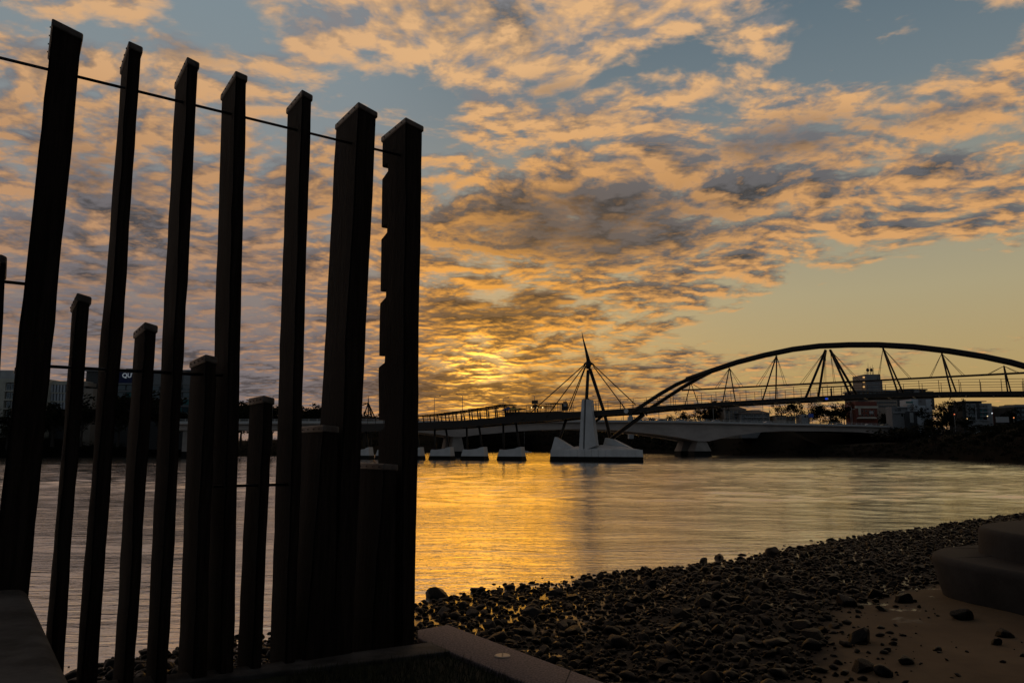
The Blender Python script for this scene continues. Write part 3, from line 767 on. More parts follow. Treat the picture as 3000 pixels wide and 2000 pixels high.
for (tx, ty), (ax, ay), (bx, by), r_, cabs in HANG:
    st_, zt_ = on_b(tx, ty, 0.0)
    for (px, py, o_) in ((ax, ay, HW - 0.15), (bx, by, -HW + 0.15)):
        sf, _ = on_b(px, py, o_); tube("hanger_strut", [bp(st_, 0.15 * (1 if o_ > 0 else -1), zt_), bp(sf, o_, dz(sf) - 0.1)], r_, STEEL, bridge, 8)
    for pair in cabs:
        for px in pair:
            sf = on_b(px, 1110, 0.0)[0]; tube("hanger_cable", [bp(st_, 0, zt_), bp(sf, 0, tz(sf))], 0.045, STEEL, bridge, 5)
# next struts beyond the right edge keep the rhythm
for q in (1, 2, 3):
    sf = on_b(2941, 1072, 0.0)[0] + 9.0 * q; za = interp(AP, sf)
    for o_ in (HW - 0.15, -HW + 0.15): tube("hanger_strut", [bp(sf, 0, za), bp(sf + 1.2, o_, dz(sf) - 0.1)], 0.14, STEEL, bridge, 8)
# ---- pylon
pyl = link("pylon_base", None, bridge); pyl.empty_display_size = 0.3
SP, _ = on_b(1740, 1349, 0.0)
def onp(px, py, off): return on_plane(px, py, BO + BN * off, BN)
PB = 5.5
base_l, base_r = on_b(1613, 1340, PB)[0], on_b(1884, 1340, PB)[0]
zb1 = 2.9; zb0 = 1.25
CN = [(base_l, PB), (base_r, PB), (base_r - 5.0, -PB), (base_l + 2.0, -PB)]          # plan of the base, narrower on the far side
def ring(k, z):
    cs, co_ = sum(c[0] for c in CN) / 4, 0.0
    return [bp(c[0] + k * (1 if c[0] > cs else -1), c[1] + k * (1 if c[1] > 0 else -1), z) for c in CN]
def frustum(name, k0, z0, k1, z1, m, parent): return hexa(name, ring(k0, z0) + ring(k1, z1), m, parent)
frustum("tidal_skirt", 0.35, -1.5, 0.06, zb0, TIDE, pyl)
frustum("base_core", -0.05, zb0 - 0.05, -0.16, zb1 - 0.03, PALE, pyl)
ra, rb2 = ring(0.10, zb0), ring(-0.02, zb1); ia, ib = ring(-0.06, zb0), ring(-0.17, zb1)
for e, cnt in ((0, 13), (1, 5), (2, 10), (3, 5)):          # facing panels with open joints
    f2 = (e + 1) % 4
    for i in range(cnt):
        u, v = (i + 0.02) / cnt, (i + 0.98) / cnt
        hexa("facing_panel", [ra[e].lerp(ra[f2], u), ra[e].lerp(ra[f2], v), ia[e].lerp(ia[f2], v), ia[e].lerp(ia[f2], u), rb2[e].lerp(rb2[f2], u), rb2[e].lerp(rb2[f2], v), ib[e].lerp(ib[f2], v), ib[e].lerp(ib[f2], u)], PALE, pyl)
# sloping top
sa, sb_ = on_b(1700, 1306, 0)[0], on_b(1775, 1303, 0)[0]
zt2 = on_b(1760, 1303, 0.0)[1]
hexa("sloping_top", [bp(base_l + 0.3, PB - 0.3, zb1 - 0.02), bp(base_r - 0.4, PB - 0.3, zb1 - 0.02), bp(base_r - 5.2, -PB + 0.3, zb1 - 0.02), bp(base_l + 2.3, -PB + 0.3, zb1 - 0.02),
                    bp(sa, 1.5, zt2 - 0.3), bp(sb_, 1.5, zt2), bp(sb_ + 1.0, -2.0, zt2), bp(sa, -2.0, zt2 - 0.3)], PALE, pyl)
def fin(px_list, off, th, name):
    P_ = [onp(px, py, off) for px, py in px_list]; n = len(P_)
    V = [p + BN * th / 2 for p in P_] + [p - BN * th / 2 for p in P_]
    F = [tuple(range(n)), tuple(range(2 * n - 1, n - 1, -1))] + [(i, n + i, n + (i + 1) % n, (i + 1) % n) for i in range(n)]
    return link(name, fix(mesh(name, V, F, PALE)), pyl)
fin([(1617, 1322), (1629, 1279.5), (1641, 1286), (1679, 1309), (1681, 1322)], 2.6, 1.3, "fin_wall")
fin([(1768, 1316), (1777, 1282), (1797, 1285), (1868, 1321), (1868, 1324)], -1.4, 1.6, "fin_wall")
# concrete tower: two flanges with a groove between
twr = link("concrete_tower", None, bridge)
def twp(px, py, off=4.6): return onp(px, py, off)
def flange(pts, th, off, nm):
    P_ = [twp(px, py, off) for px, py in pts]
    V = P_ + [p - BN * th for p in P_]
    return hexa(nm, [V[0], V[1], V[5], V[4], V[3], V[2], V[6], V[7]], PALE, twr)
flange([(1696, 1318), (1707, 1318), (1711.5, 1170), (1704, 1170)], 1.5, 4.6, "tower_flange")
flange([(1712.5, 1318), (1746, 1305), (1730, 1170), (1717, 1169)], 1.5, 4.6, "tower_flange")
flange([(1706, 1318), (1714, 1318), (1718, 1174), (1711, 1174)], 0.8, 3.5, "tower_core")
flange([(1714, 1316), (1744, 1305), (1729, 1171), (1716, 1171)], 1.8, 3.0, "tower_back")
for px in (1711, 1725): q = twp(px, 1170, 4.3); tube("lifting_eye", [q - Vector((0, 0, 0.2)), q + Vector((0, 0, 0.3))], 0.12, STEEL, twr, 6)
for px in (1699, 1709.5): q = twp(px, 1315.5, 4.62); tube("drain_hole", [q, q + BN * 0.03], 0.11, TIDE, twr, 10)
# mast, second leg, spike and stays
def mp(px, py, off): return onp(px, py, off)
node = mp(1724, 1068, 1.2)
tube("mast", [mp(1718, 1176, 3.8), mp(1723, 1085, 1.5)], [0.42, 0.42], STEEL, bridge, 12)
tube("mast_leg", [mp(1728, 1080, 0.8), mp(1769, 1205, -4.2), mp(1789, 1284, -4.6)], 0.44, STEEL, bridge, 12)
tube("spike", [mp(1724.5, 1060, 1.2), mp(1718, 1031, 1.2), mp(1708.5, 993, 1.2), mp(1704.5, 971, 1.2)], [0.52, 0.34, 0.16, 0.03], STEEL, bridge, 10)
tube("mast_head", [mp(1724, 1056, 1.2), mp(1724, 1066, 1.2), mp(1723.5, 1080, 1.2)], [0.55, 0.85, 0.55], STEEL, bridge, 8)
for a, b in (((1724, 1060), (1711, 1067)), ((1724, 1060), (1740, 1069))): tube("stay_bracket", [mp(*a, 1.2), mp(*b, 1.2)], [0.42, 0.22], STEEL, bridge, 6)
STAY = [((1713, 1067), (1529, 1231), HW), ((1714, 1069), (1600, 1222), HW), ((1715, 1072), (1664, 1196), -HW), ((1716, 1074), (1668, 1204), HW),
        ((1739, 1069), (1863, 1186), -HW), ((1738, 1072), (1831, 1196), HW)]
for a, b, o_ in STAY: tube("stay_cable", [mp(*a, 1.2), mp(*b, o_ + 0.05)], 0.13, STEEL, bridge, 8)
# raking struts from the base fins up to the deck
tube("raking_strut", [mp(1792, 1284, -1.4), mp(1885, 1214, 0.5)], 0.52, STEEL, bridge, 12)
tube("raking_strut", [mp(1640, 1283, 1.0), mp(1660, 1226, 0.0)], 0.36, STEEL, bridge, 10)
tube("raking_strut", [mp(1738, 1240, 1.0), mp(1768, 1216, 0.5)], 0.34, STEEL, bridge, 10)
tube("strut_pin", [mp(1885, 1203, HW), mp(1896, 1217, HW)], 0.2, STEEL, bridge, 6)
# ---- approach piers: pale blocks in the water carrying slim columns
for (xa, xb, yt0, yt1, yb) in ((1453, 1530, 1316, 1308, 1343), (1346, 1420, 1316, 1308, 1340), (1253, 1321, 1316, 1308, 1337.5), (1176, 1233, 1317, 1309, 1336), (1096, 1153, 1317, 1309, 1335), (1027, 1083, 1317, 1309, 1334)):
    pr = link("approach_pier", None, bridge); o_ = 1.1
    sl, sr_ = on_b(xa + 4, 1330, o_)[0], on_b(xb - 2, 1330, o_)[0]
    zl, zr_ = on_b(xa + 8, yt0, o_)[1], on_b(xb - 6, yt1, o_)[1]; zl = max(zl, 2.6); zr_ = max(zr_, zl + 0.6)
    zm = 1.15
    sm = lerp(sl, sr_, 0.78)
    hexa("tidal_skirt", [bp(sl - .45, o_ + .3, -1.5), bp(sr_ + .45, o_ + .3, -1.5), bp(sr_ + .45, -o_ - .3, -1.5), bp(sl - .45, -o_ - .3, -1.5), bp(sl, o_, zm), bp(sr_, o_, zm), bp(sr_, -o_, zm), bp(sl, -o_, zm)], TIDE, pr)
    P_ = [(sl + .02, zm), (sr_ - .02, zm), (sr_ - 0.35, zr_), (sm, zr_ - 0.25), (lerp(sl, sr_, 0.7), zl + 0.25), (lerp(sl, sr_, 0.3), zl - 0.08), (sl + 0.5, zl)]
    n = len(P_); V = [bp(s, o_ - 0.05 - (0.2 if z > 2 else 0), z) for s, z in P_] + [bp(s, -o_ + 0.05 + (0.2 if z > 2 else 0), z) for s, z in P_]
    F = [tuple(range(n)), tuple(range(2 * n - 1, n - 1, -1))] + [(i, n + i, n + (i + 1) % n, (i + 1) % n) for i in range(n)]
    link("pier_block", fix(mesh("pier_block", V, F, PALE)), pr)
    for q, lean in ((0.2, 0.0), (0.86, -1.0)):
        sq = lerp(sl, sr_, q)
        for oo in (0.6,): tube("column", [bp(sq, oo * 0.3, zl - 0.3), bp(sq + lean, oo, db(sq) + 0.1)], 0.30, STEEL, pr, 8)
# ---- shade canopy on the approach
can = thing("shade_canopy", "stepped row of dark flat shade roofs on leaning posts along the approach", "canopy")
COLX = [1239, 1259, 1282, 1304, 1326, 1350, 1374, 1398, 1424, 1450, 1477]
ROOFY = [1219, 1217, 1215, 1212, 1209, 1206, 1203, 1199, 1195.5, 1191.5, 1187]
for i, (px, ry) in enumerate(zip(COLX, ROOFY)):
    o_ = 2.6; s_, zr_ = on_b(px, ry, o_); zf = dz(s_)
    tube("canopy_post", [bp(s_ + 0.4, o_, zf - 0.1), bp(s_, o_, zr_)], 0.17, STEEL, can, 6)
    tube("canopy_post", [bp(s_ + 0.4, -o_, zf - 0.1), bp(s_, -o_, zr_)], 0.17, STEEL, can, 6)
    hexa("roof_panel", [bp(s_ - 3.1, o_ + .2, zr_ - .02), bp(s_ + .6, o_ + .2, zr_ + .12), bp(s_ + .6, -o_ - .2, zr_ + .12), bp(s_ - 3.1, -o_ - .2, zr_ - .02), bp(s_ - 3.1, o_ + .2, zr_ + .2), bp(s_ + .6, o_ + .2, zr_ + .34), bp(s_ + .6, -o_ - .2, zr_ + .34), bp(s_ - 3.1, -o_ - .2, zr_ + .2)], STEEL, can)
sE, zE = on_b(1502, 1186, 2.6); sB, zB = on_b(1506, 1196, 2.6)
tube("end_frame", [bp(on_b(1477, 1187, 2.6)[0], 2.6, on_b(1477, 1187, 2.6)[1] + .2), bp(sE, 2.6, zE), bp(sB, 2.6, zB)], 0.16, STEEL, can, 6)
# ---- kiosk with market umbrellas, lookout pavilion, boards
def deckbox(name, x0, x1, y0, y1, o0, o1, m, parent, off=2.0):
    sa_, za_ = on_b(x0, y0, off); sb2, zb_ = on_b(x1, y1, off); zlo, zhi = min(za_, zb_), max(za_, zb_)
    return hexa(name, [bp(sa_, o0, zlo), bp(sb2, o0, zlo), bp(sb2, o1, zlo), bp(sa_, o1, zlo), bp(sa_, o0, zhi), bp(sb2, o0, zhi), bp(sb2, o1, zhi), bp(sa_, o1, zhi)], m, parent)
KIOSK = mat("kiosk_paint", (0.02, 0.018, 0.016), 0.7, 0.4, 1.5)
UMB = mat("umbrella_canvas", (0.05, 0.09, 0.28), 0.8, 0.2, 1.0); UMB2 = mat("umbrella_yellow", (0.42, 0.30, 0.06), 0.8, 0.2, 1.0)
kio = thing("kiosk", "small dark kiosk under blue and yellow umbrellas beside the canopy end", "kiosk")
deckbox("counter", 1482, 1524, 1222, 1206, 2.0, -2.0, KIOSK, kio)
for k in range(5):
    px = 1486 + 8 * k; s_, z_ = on_b(px, 1208, 2.0); tube("support", [bp(s_, 1.8, z_ - 0.3), bp(s_, 1.8, on_b(px, 1198, 2.0)[1])], 0.14, KIOSK, kio, 5)
deckbox("roof", 1497, 1518, 1199, 1195, 1.2, -2.0, KIOSK, kio)
for px, m_, w_ in ((1490, UMB, 2.4), (1504, UMB2, 2.2)):
    s_, z_ = on_b(px, 1201, 2.0); V = [bp(s_, 2.0, z_ + 1.0)] + [bp(s_ + w_ * cos(a), 2.0 + 1.6 * sin(a), z_) for a in [2 * pi * k / 8 for k in range(8)]]
    link("umbrella", mesh("umbrella", V, [(0, 1 + k, 1 + (k + 1) % 8) for k in range(8)], m_), kio)
pav = thing("lookout_pavilion", "low dark pavilion block on the deck left of the white tower", "pavilion")
BR = mat("pavilion_wall", (0.035, 0.018, 0.013), 0.8, 0.3, 0.5)
deckbox("wall", 1531, 1632, 1232, 1204, 3.4, -3.4, BR, pav, 3.4)
sp_, zp__ = on_b(1531, 1232, 3.4)
hexa("ramp_wall", [bp(on_b(1512, 1228, 3.4)[0], 3.3, on_b(1512, 1232, 3.4)[1]), bp(sp_, 3.3, zp__), bp(sp_, -3.3, zp__), bp(on_b(1512, 1228, 3.4)[0], -3.3, on_b(1512, 1232, 3.4)[1]),
                   bp(on_b(1512, 1228, 3.4)[0], 3.3, on_b(1512, 1222, 3.4)[1]), bp(sp_, 3.3, on_b(1531, 1206, 3.4)[1]), bp(sp_, -3.3, on_b(1531, 1206, 3.4)[1]), bp(on_b(1512, 1228, 3.4)[0], -3.3, on_b(1512, 1222, 3.4)[1])], BR, pav)
for (x0, x1, yr) in ((1549, 1601, 1191.5), (1598, 1628, 1183)):
    sA, zA = on_b(x0, yr, 2.0); sB_, zB_ = on_b(x1, yr - 2.0, 2.0)
    for px in (x0 + 3, (x0 + x1) / 2, x1 - 3):
        s_, z_ = on_b(px, 1205, 2.0)
        for o_ in (1.8, -1.8): tube("canopy_post", [bp(s_, o_, z_ - .2), bp(s_, o_, lerp(zA, zB_, (px - x0) / (x1 - x0)))], 0.07, STEEL, pav, 5)
    hexa("canopy_roof", [bp(sA, 2.4, zA), bp(sB_, 2.4, zB_), bp(sB_, -2.4, zB_), bp(sA, -2.4, zA), bp(sA, 2.4, zA + .14), bp(sB_, 2.4, zB_ + .14), bp(sB_, -2.4, zB_ + .14), bp(sA, -2.4, zA + .14)], STEEL, pav)
BULB = mat("warm_lamp", (0.9, 0.7, 0.4), 0.5, 0.0, emit=((1.0, 0.72, 0.3), 2.5))
for px, py in ((1557, 1193), (1573, 1193), (1590, 1193)):
    s_, z_ = on_b(px, py, 2.3); link("lamp", fix(mesh("lamp", *tube_geo([bp(s_, 2.3, z_ - .12), bp(s_, 2.3, z_ + .08)], 0.12, 6), BULB)), pav)
b1 = thing("notice_board", "tall two-part dark notice board standing among the canopy posts", "sign")
deckbox("panel", 1559, 1576, 1183, 1172, 2.2, 2.0, KIOSK, b1); deckbox("panel", 1561, 1574, 1193, 1185, 2.2, 2.0, KIOSK, b1)
s_, z_ = on_b(1567, 1208, 2.1); tube("post", [bp(s_, 1.9, z_ - .5), bp(s_, 1.9, z_ + 2.4)], 0.12, KIOSK, b1, 6)
b2 = thing("lit_board", "dark upright board with a pale notice left of the white tower", "sign")
deckbox("panel", 1648, 1663, 1202, 1181.5, 2.2, 1.8, KIOSK, b2); deckbox("header", 1651, 1660.5, 1181.3, 1176, 2.2, 1.8, CONC, b2)
deckbox("notice", 1652.5, 1661, 1190, 1183.5, 2.23, 2.2, STEELP, b2)
for px in (1650, 1661): s_, z_ = on_b(px, 1207, 2.0); tube("post", [bp(s_, 2.0, z_ - .5), bp(s_, 2.0, on_b(px, 1200, 2.0)[1])], 0.1, KIOSK, b2, 6)
b3 = thing("blue_sign", "small bright blue sign hung on the arch deck edge", "sign")
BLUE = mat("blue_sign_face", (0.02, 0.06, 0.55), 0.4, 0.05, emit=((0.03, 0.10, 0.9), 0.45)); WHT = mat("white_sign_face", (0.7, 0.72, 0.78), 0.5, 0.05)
s_a, z_a = on_b(2418, 1170, HW + .1); s_b, z_b = on_b(2424.5, 1165, HW + .1); s_c = on_b(2428, 1165, HW + .1)[0]
hexa("face", [bp(s_a, HW + .16, z_a), bp(s_b, HW + .16, z_a), bp(s_b, HW + .05, z_a), bp(s_a, HW + .05, z_a), bp(s_a, HW + .16, z_b), bp(s_b, HW + .16, z_b), bp(s_b, HW + .05, z_b), bp(s_a, HW + .05, z_b)], BLUE, b3)
hexa("side_face", [bp(s_b + .02, HW + .16, z_a), bp(s_c, HW + .16, z_a), bp(s_c, HW + .05, z_a), bp(s_b + .02, HW + .05, z_a), bp(s_b + .02, HW + .16, z_b), bp(s_c, HW + .16, z_b), bp(s_c, HW + .05, z_b), bp(s_b + .02, HW + .05, z_b)], WHT, b3)
# small canopy over the deck centre under the arch crown
mc = thing("deck_shelter", "thin flat shelter roof on slim posts under the arch crown", "shelter")
sA, zA = on_b(2404, 1135, 0.0); sB_, zB_ = on_b(2497, 1131, 0.0)
hexa("roof", [bp(sA, 1.2, zA), bp(sB_, 1.2, zB_), bp(sB_, -1.2, zB_), bp(sA, -1.2, zA), bp(sA, 1.2, zA + .12), bp(sB_, 1.2, zB_ + .12), bp(sB_, -1.2, zB_ + .12), bp(sA, -1.2, zA + .12)], STEEL, mc)
for f in (0.06, 0.35, 0.65, 0.94):
    s_ = lerp(sA, sB_, f); tube("post", [bp(s_, 0, dz(s_) - .1), bp(s_, 0, lerp(zA, zB_, f))], 0.07, STEEL, mc, 5)
bl = thing("deck_bollard", "short dark bollard on the deck below the arch crown", "bollard")
s_, z_ = on_b(2436, 1162, 2.0); tube("stem", [bp(s_, 2.0, z_ - .2), bp(s_, 2.0, z_ + 1.5)], 0.16, STEEL, bl, 8); tube("head", [bp(s_, 2.0, z_ + 1.5), bp(s_, 2.0, z_ + 1.75)], 0.2, KIOSK, bl, 8)

# ------------------------------------------------------------------ road bridge
RAZ = radians(71); RD = Vector((sin(RAZ), cos(RAZ), 0)); RN = Vector((cos(RAZ), -sin(RAZ), 0)); 
if RN.y > 0: RN = -RN
RO = Vector((80.0, 320.0, 0))
def on_r(px, py, off=0.0):
    p = on_plane(px, py, RO + RN * off, RN); return (p - RO).dot(RD), p.z
def rp(s, off, z): q = RO + RD * s + RN * off; return Vector((q.x, q.y, z))
road = thing("road_bridge", "long pale concrete road bridge with haunched girders behind the footbridge", "bridge")
RT = [on_r(*p) for p in ((480, 1229), (700, 1228.6), (900, 1228), (1230, 1227), (1500, 1225.5), (1735, 1224.6), (1960, 1229), (2050, 1229.8), (2234, 1233), (2500, 1240), (2654, 1246), (2760, 1250))]
RB = [on_r(*p) for p in ((480, 1240), (700, 1240), (900, 1239), (1230, 1238), (1500, 1236), (1735, 1234.5), (1960, 1236), (2050, 1238), (2234, 1242), (2500, 1247.5), (2654, 1252.5), (2760, 1257))]
RS = [on_r(*p) for p in ((480, 1259), (600, 1260), (706, 1259.5), (900, 1259), (1100, 1259), (1242, 1266.5), (1305, 1275), (1339, 1281), (1356, 1279), (1407, 1272.5), (1560, 1259.5), (1696, 1256), (1800, 1259), (1929, 1272), (2000, 1283), (2041, 1291.5), (2075, 1292.5), (2146, 1276), (2234, 1265), (2299, 1262), (2420, 1263), (2500, 1265), (2550, 1268), (2620, 1278), (2643, 1283), (2760, 1300))]
RA, RE = RT[0][0], RT[-1][0]; M_ = 120; rs = [lerp(RA, RE, i / M_) for i in range(M_ + 1)]
def rsweep(name, sect, m, parent):
    V, F = [], []; k = len(sect(0))
    for s in rs: V += [rp(s, o_, z_) for o_, z_ in sect(s)]
    for i in range(M_):
        for j in range(k): F.append((i * k + j, i * k + (j + 1) % k, (i + 1) * k + (j + 1) % k, (i + 1) * k + j))
    F.append(tuple(range(k))); F.append(tuple(M_ * k + j for j in range(k)))
    return link(name, fix(mesh(name, V, F, m)), parent)
W2 = 17.0
rz = lambda s: interp(RB, s); rt = lambda s: interp(RT, s); rb = lambda s: interp(RS, s)
rsweep("road_deck", lambda s: [(1.6, rz(s) - .35), (1.6, rz(s)), (-W2 - 1.6, rz(s)), (-W2 - 1.6, rz(s) - .35)], GIRD, road)
for o_ in (0.0, -W2 + 6.0): rsweep("box_girder", lambda s: [(o_, rz(s) - .352), (o_, rb(s)), (o_ - 6.0, rb(s)), (o_ - 6.0, rz(s) - .352)], GIRD, road)
bpm = fix(mesh("barrier_panel", [RD * a + RN * b + Vector((0, 0, c)) for a, b, c in ((-1.2, .1, 0.0), (1.2, .1, 0.0), (1.2, -.1, 0.0), (-1.2, -.1, 0.0), (-1.2, .1, .42), (1.2, .1, .42), (1.2, -.1, .42), (-1.2, -.1, .42))], HEX, BARR))
for o_ in (1.5, -W2 - 1.5):
    bar = rsweep("barrier", lambda s: [(o_ + .12, rz(s) + .002), (o_ - .12, rz(s) + .002), (o_ - .12, rz(s) + .62), (o_ + .12, rz(s) + .62)], BARR, road)
    rl = []
    for hz in (1.0, 1.42): rl.append([rp(s, o_, rz(s) + hz) for s in rs[::4]])
    multi_tube("barrier_rail", rl, 0.07, BARR, bar, 4)
    pst = fix(mesh("rail_post", *tube_geo([(0, 0, .55), (0, 0, 1.5)], 0.09, 4), BARR))
    s = RA + 1
    while s < RE:
        if o_ > 0 or int(s) % 2 == 0: link("rail_post", pst, bar, rp(s, o_, rz(s)))
        s += 2.9
def pier(s, zt_, w0, w1, off0, off1, nm="bridge_pier"):
    pr = link(nm, None, road)
    for (za, zb_, m_, wa, wb) in ((-1.5, 2.3, TIDE, w0 * 1.08, w0 * 1.0), (2.3, zt_, PIERM, w0, w1)):
        hexa("pier_leg" if za > 0 else "tidal_skirt", [rp(s - wa / 2, off0 + (.4 if za < 0 else 0), za), rp(s + wa / 2, off0 + (.4 if za < 0 else 0), za), rp(s + wa / 2, off1 - .4, za), rp(s - wa / 2, off1 - .4, za), rp(s - wb / 2, off0 - .6, zb_), rp(s + wb / 2, off0 - .6, zb_), rp(s + wb / 2, off1 + .2, zb_), rp(s - wb / 2, off1 + .2, zb_)], m_, pr)
sp1 = on_r(2062, 1336)[0]; sp2 = on_r(1342, 1336)[0]
for o_ in (0.0, -W2 + 6.0):
    pier(sp1, rb(sp1) + 0.1, 8.2, 4.2, o_ - .3, o_ - 5.6); pier(sp2, rb(sp2) + 0.1, 5.2, 3.2, o_ - .3, o_ - 5.6)
sp3 = on_r(541, 1316)[0]; pier(sp3, rb(sp3) + 0.1, 1.9, 1.9, -.4, -5.5); sp4 = on_r(780, 1316)[0]; pier(sp4, rb(sp4) + .1, 1.9, 1.9, -.4, -5.5)
# street lamps on the road bridge
LAMPM = mat("lamp_steel", (0.32, 0.32, 0.31), 0.5, 0.1)
def lamp_mesh(hh, arm):
    V, F = tube_geo([(0, 0, 0), (0, 0, hh - 0.6), (RD.x * arm * 0.08, RD.y * arm * 0.08, hh - 0.15), (RD.x * arm * 0.3, RD.y * arm * 0.3, hh + 0.15), (RD.x * arm, RD.y * arm, hh + 0.35)], [0.13, 0.10, 0.08, 0.07, 0.06], 6)
    return fix(mesh("pole", V, F, LAMPM, True)), fix(mesh("lamp_head", *tube_geo([(RD.x * arm * 0.92, RD.y * arm * 0.92, hh + 0.36), (RD.x * arm * 1.25, RD.y * arm * 1.25, hh + 0.42)], [0.16, 0.12], 6), LAMPM))
LM = {}
LAMPS = [(1273, 1162, 1, "street lamp whose foot shows beside the leftmost canopy roofs"), (1355, 1156, -1, "tall street lamp rising over the middle of the canopy row"), (1474, 1165, 1, "street lamp behind the highest canopy roof"), (1566, 1158, -1, "street lamp directly behind the notice board"),
         (1657, 1168, 1, "street lamp over the dark board left of the white tower"), (1753, 1162, -1, "street lamp just right of the white tower"), (1825, 1173, 1, "street lamp above the white pin disc"), (1929, 1168, -1, "street lamp seen through the foot of the arch"),
         (1979, 1168, 1, "street lamp right of the forked arch foot"), (2088, 1170, -1, "street lamp over the water pier of the road bridge"), (2121, 1176, 1, "short street lamp next to the gabled apartment house"), (2234, 1180, 1, "pale street lamp in front of the wide dark roof"), (2253, 1190, 1, "street lamp with its arm over the trees, right of the wide roof"), (2368, 1185, -1, "street lamp beside the blue road sign"), (2494, 1190, -1, "first of a pair of street lamps left of the red brick house"), (2491, 1201, 1, "shorter of the pair of street lamps left of the red brick house"), (2610, 1197, -1, "street lamp near the bank end of the road bridge"), (2596, 1205, 1, "shorter street lamp near the bank end of the road bridge"), (800, 1158, 1, "street lamp peeping over a short fence post"), (1140, 1142, -1, "street lamp just visible at the notched post")]
for px, py, sg, lab in LAMPS:
    o_ = 1.2 if sg < 0 else -W2 - 1.2
    s_, zt_ = on_r(px, py, o_); z0_ = rz(s_); hh = round(zt_ - z0_, 1)
    if hh < 3: hh = 8.0
    key = (round(hh * 2) / 2, sg)
    if key not in LM: LM[key] = lamp_mesh(key[0], 2.2 * sg)
    t_ = thing("street_lamp", lab, "street lamp", rp(s_, o_, z0_ + 0.003), 0, "street lamps on the road bridge")
    link("pole", LM[key][0], t_); link("lamp_head", LM[key][1], t_)
# cars on the road bridge
def car_meshes(colr, nm):
    m_ = mat("car_paint_" + nm, colr, 0.3, 0.05, 1)
    prof = [(-2.2, .35), (2.2, .35), (2.25, .75), (1.5, .9), (0.85, 1.42), (-1.1, 1.45), (-1.9, .98), (-2.25, .9)]
    n = len(prof); V = []
    for w in (0.85, -0.85):
        for a, b in prof: V.append((a, w * (0.82 if b > 1.2 else 1), b))
    F = [tuple(range(n)), tuple(range(2 * n - 1, n - 1, -1))] + [(i, n + i, n + (i + 1) % n, (i + 1) % n) for i in range(n)]
    body = fix(mesh("body", V, F, m_))
    gl = fix(mesh("window", [(x_, w, z_) for w in (0.86, -0.86) for x_, z_ in ((-1.5, .98), (1.2, .98), (0.75, 1.35), (-1.0, 1.38))], [(0, 1, 2, 3), (4, 5, 6, 7), (0, 1, 5, 4), (1, 2, 6, 5), (2, 3, 7, 6), (3, 0, 4, 7)], GLASS))
    wh = fix(mesh("wheel", *tube_geo([(0, -0.1, 0), (0, 0.1, 0)], 0.33, 12), TIDE))
    return body, gl, wh
CM = {k: car_meshes(c, k) for k, c in (("silver", (0.5, 0.5, 0.52)), ("gold", (0.55, 0.40, 0.2)), ("dark", (0.05, 0.05, 0.06)))}
HEAD = mat("head_lamp", (0.9, 0.8, 0.6), 0.3, 0.0, emit=((1.0, 0.75, 0.4), 1.2))
for px, k, lab in ((2070, "gold", "car catching warm light above the water pier of the road bridge"), (2098, "silver", "silver car just right of the warm-lit car on the road bridge"), (2250, "silver", "pale car near the lamp in front of the wide dark roof"), (2458, "dark", "dark car under the trees right of the blue road sign"), (2545, "silver", "silver car in front of the red brick house"), (2590, "gold", "car near the bank end of the road bridge"), (1995, "silver", "silver car above the left haunch of the water pier"), (1940, "dark", "dark car in the gap under the arch foot")):
    s_ = on_r(px, 1236, -3.0)[0]; t_ = thing("car", lab, "car", rp(s_, -3.0, rz(s_) + 0.01), atan2(RD.y, RD.x), "cars on the road bridge")
    b_, g_, w_ = CM[k]; link("body", b_, t_); link("window", g_, t_)
    for a in (-1.35, 1.4):
        for w in (-0.8, 0.8): link("wheel", w_, t_, (a, w, 0.33))
    for w in (-0.6, 0.6): link("headlight", fix(mesh("headlight", [(2.2, w - .12, .55), (2.27, w - .12, .55), (2.27, w + .12, .55), (2.2, w + .12, .55), (2.2, w - .12, .72), (2.27, w - .12, .72), (2.27, w + .12, .72), (2.2, w + .12, .72)], HEX, HEAD)), t_)
rsn = thing("road_sign", "blue road sign on two posts above the road bridge", "sign")
o_ = 1.0; s_a, z_a = on_r(2369, 1222, o_); s_b, z_b = on_r(2383, 1211.5, o_)
BLUE2 = mat("road_sign_blue", (0.02, 0.09, 0.5), 0.5, 0.08)
hexa("face", [rp(s_a, o_, z_a), rp(s_b, o_, z_a), rp(s_b, o_ - .15, z_a), rp(s_a, o_ - .15, z_a), rp(s_a, o_, z_b), rp(s_b, o_, z_b), rp(s_b, o_ - .15, z_b), rp(s_a, o_ - .15, z_b)], BLUE2, rsn)
for f in (0.2, 0.8): s_ = lerp(s_a, s_b, f); tube("post", [rp(s_, o_ - .2, rz(s_)), rp(s_, o_ - .2, z_b)], 0.09, LAMPM, rsn, 6)

# ------------------------------------------------------------------ far banks
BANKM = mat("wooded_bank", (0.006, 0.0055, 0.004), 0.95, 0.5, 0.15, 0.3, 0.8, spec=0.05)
FAR_PX = [(-900, 1344), (-300, 1341), (0, 1340), (400, 1338), (700, 1335.5), (900, 1332.5), (1000, 1330), (1150, 1326), (1300, 1323), (1560, 1323), (1700, 1324.5), (1900, 1327), (2080, 1331),
          (2400, 1337), (2650, 1341.5), (2760, 1345), (3000, 1356), (3300, 1372), (3700, 1398)]
FARL = [on_z(px, py, 0) for px, py in FAR_PX]
HGT = [8, 8, 8, 7, 7, 9, 14, 24, 30, 28, 24, 12, 6, 5, 5.5, 7.5, 8.5, 9, 9]
fl, hl = [], []
for i in range(len(FARL) - 1):
    for k in range(4): fl.append(FARL[i].lerp(FARL[i + 1], k / 4)); hl.append(lerp(HGT[i], HGT[i + 1], k / 4))
fl.append(FARL[-1]); hl.append(HGT[-1])
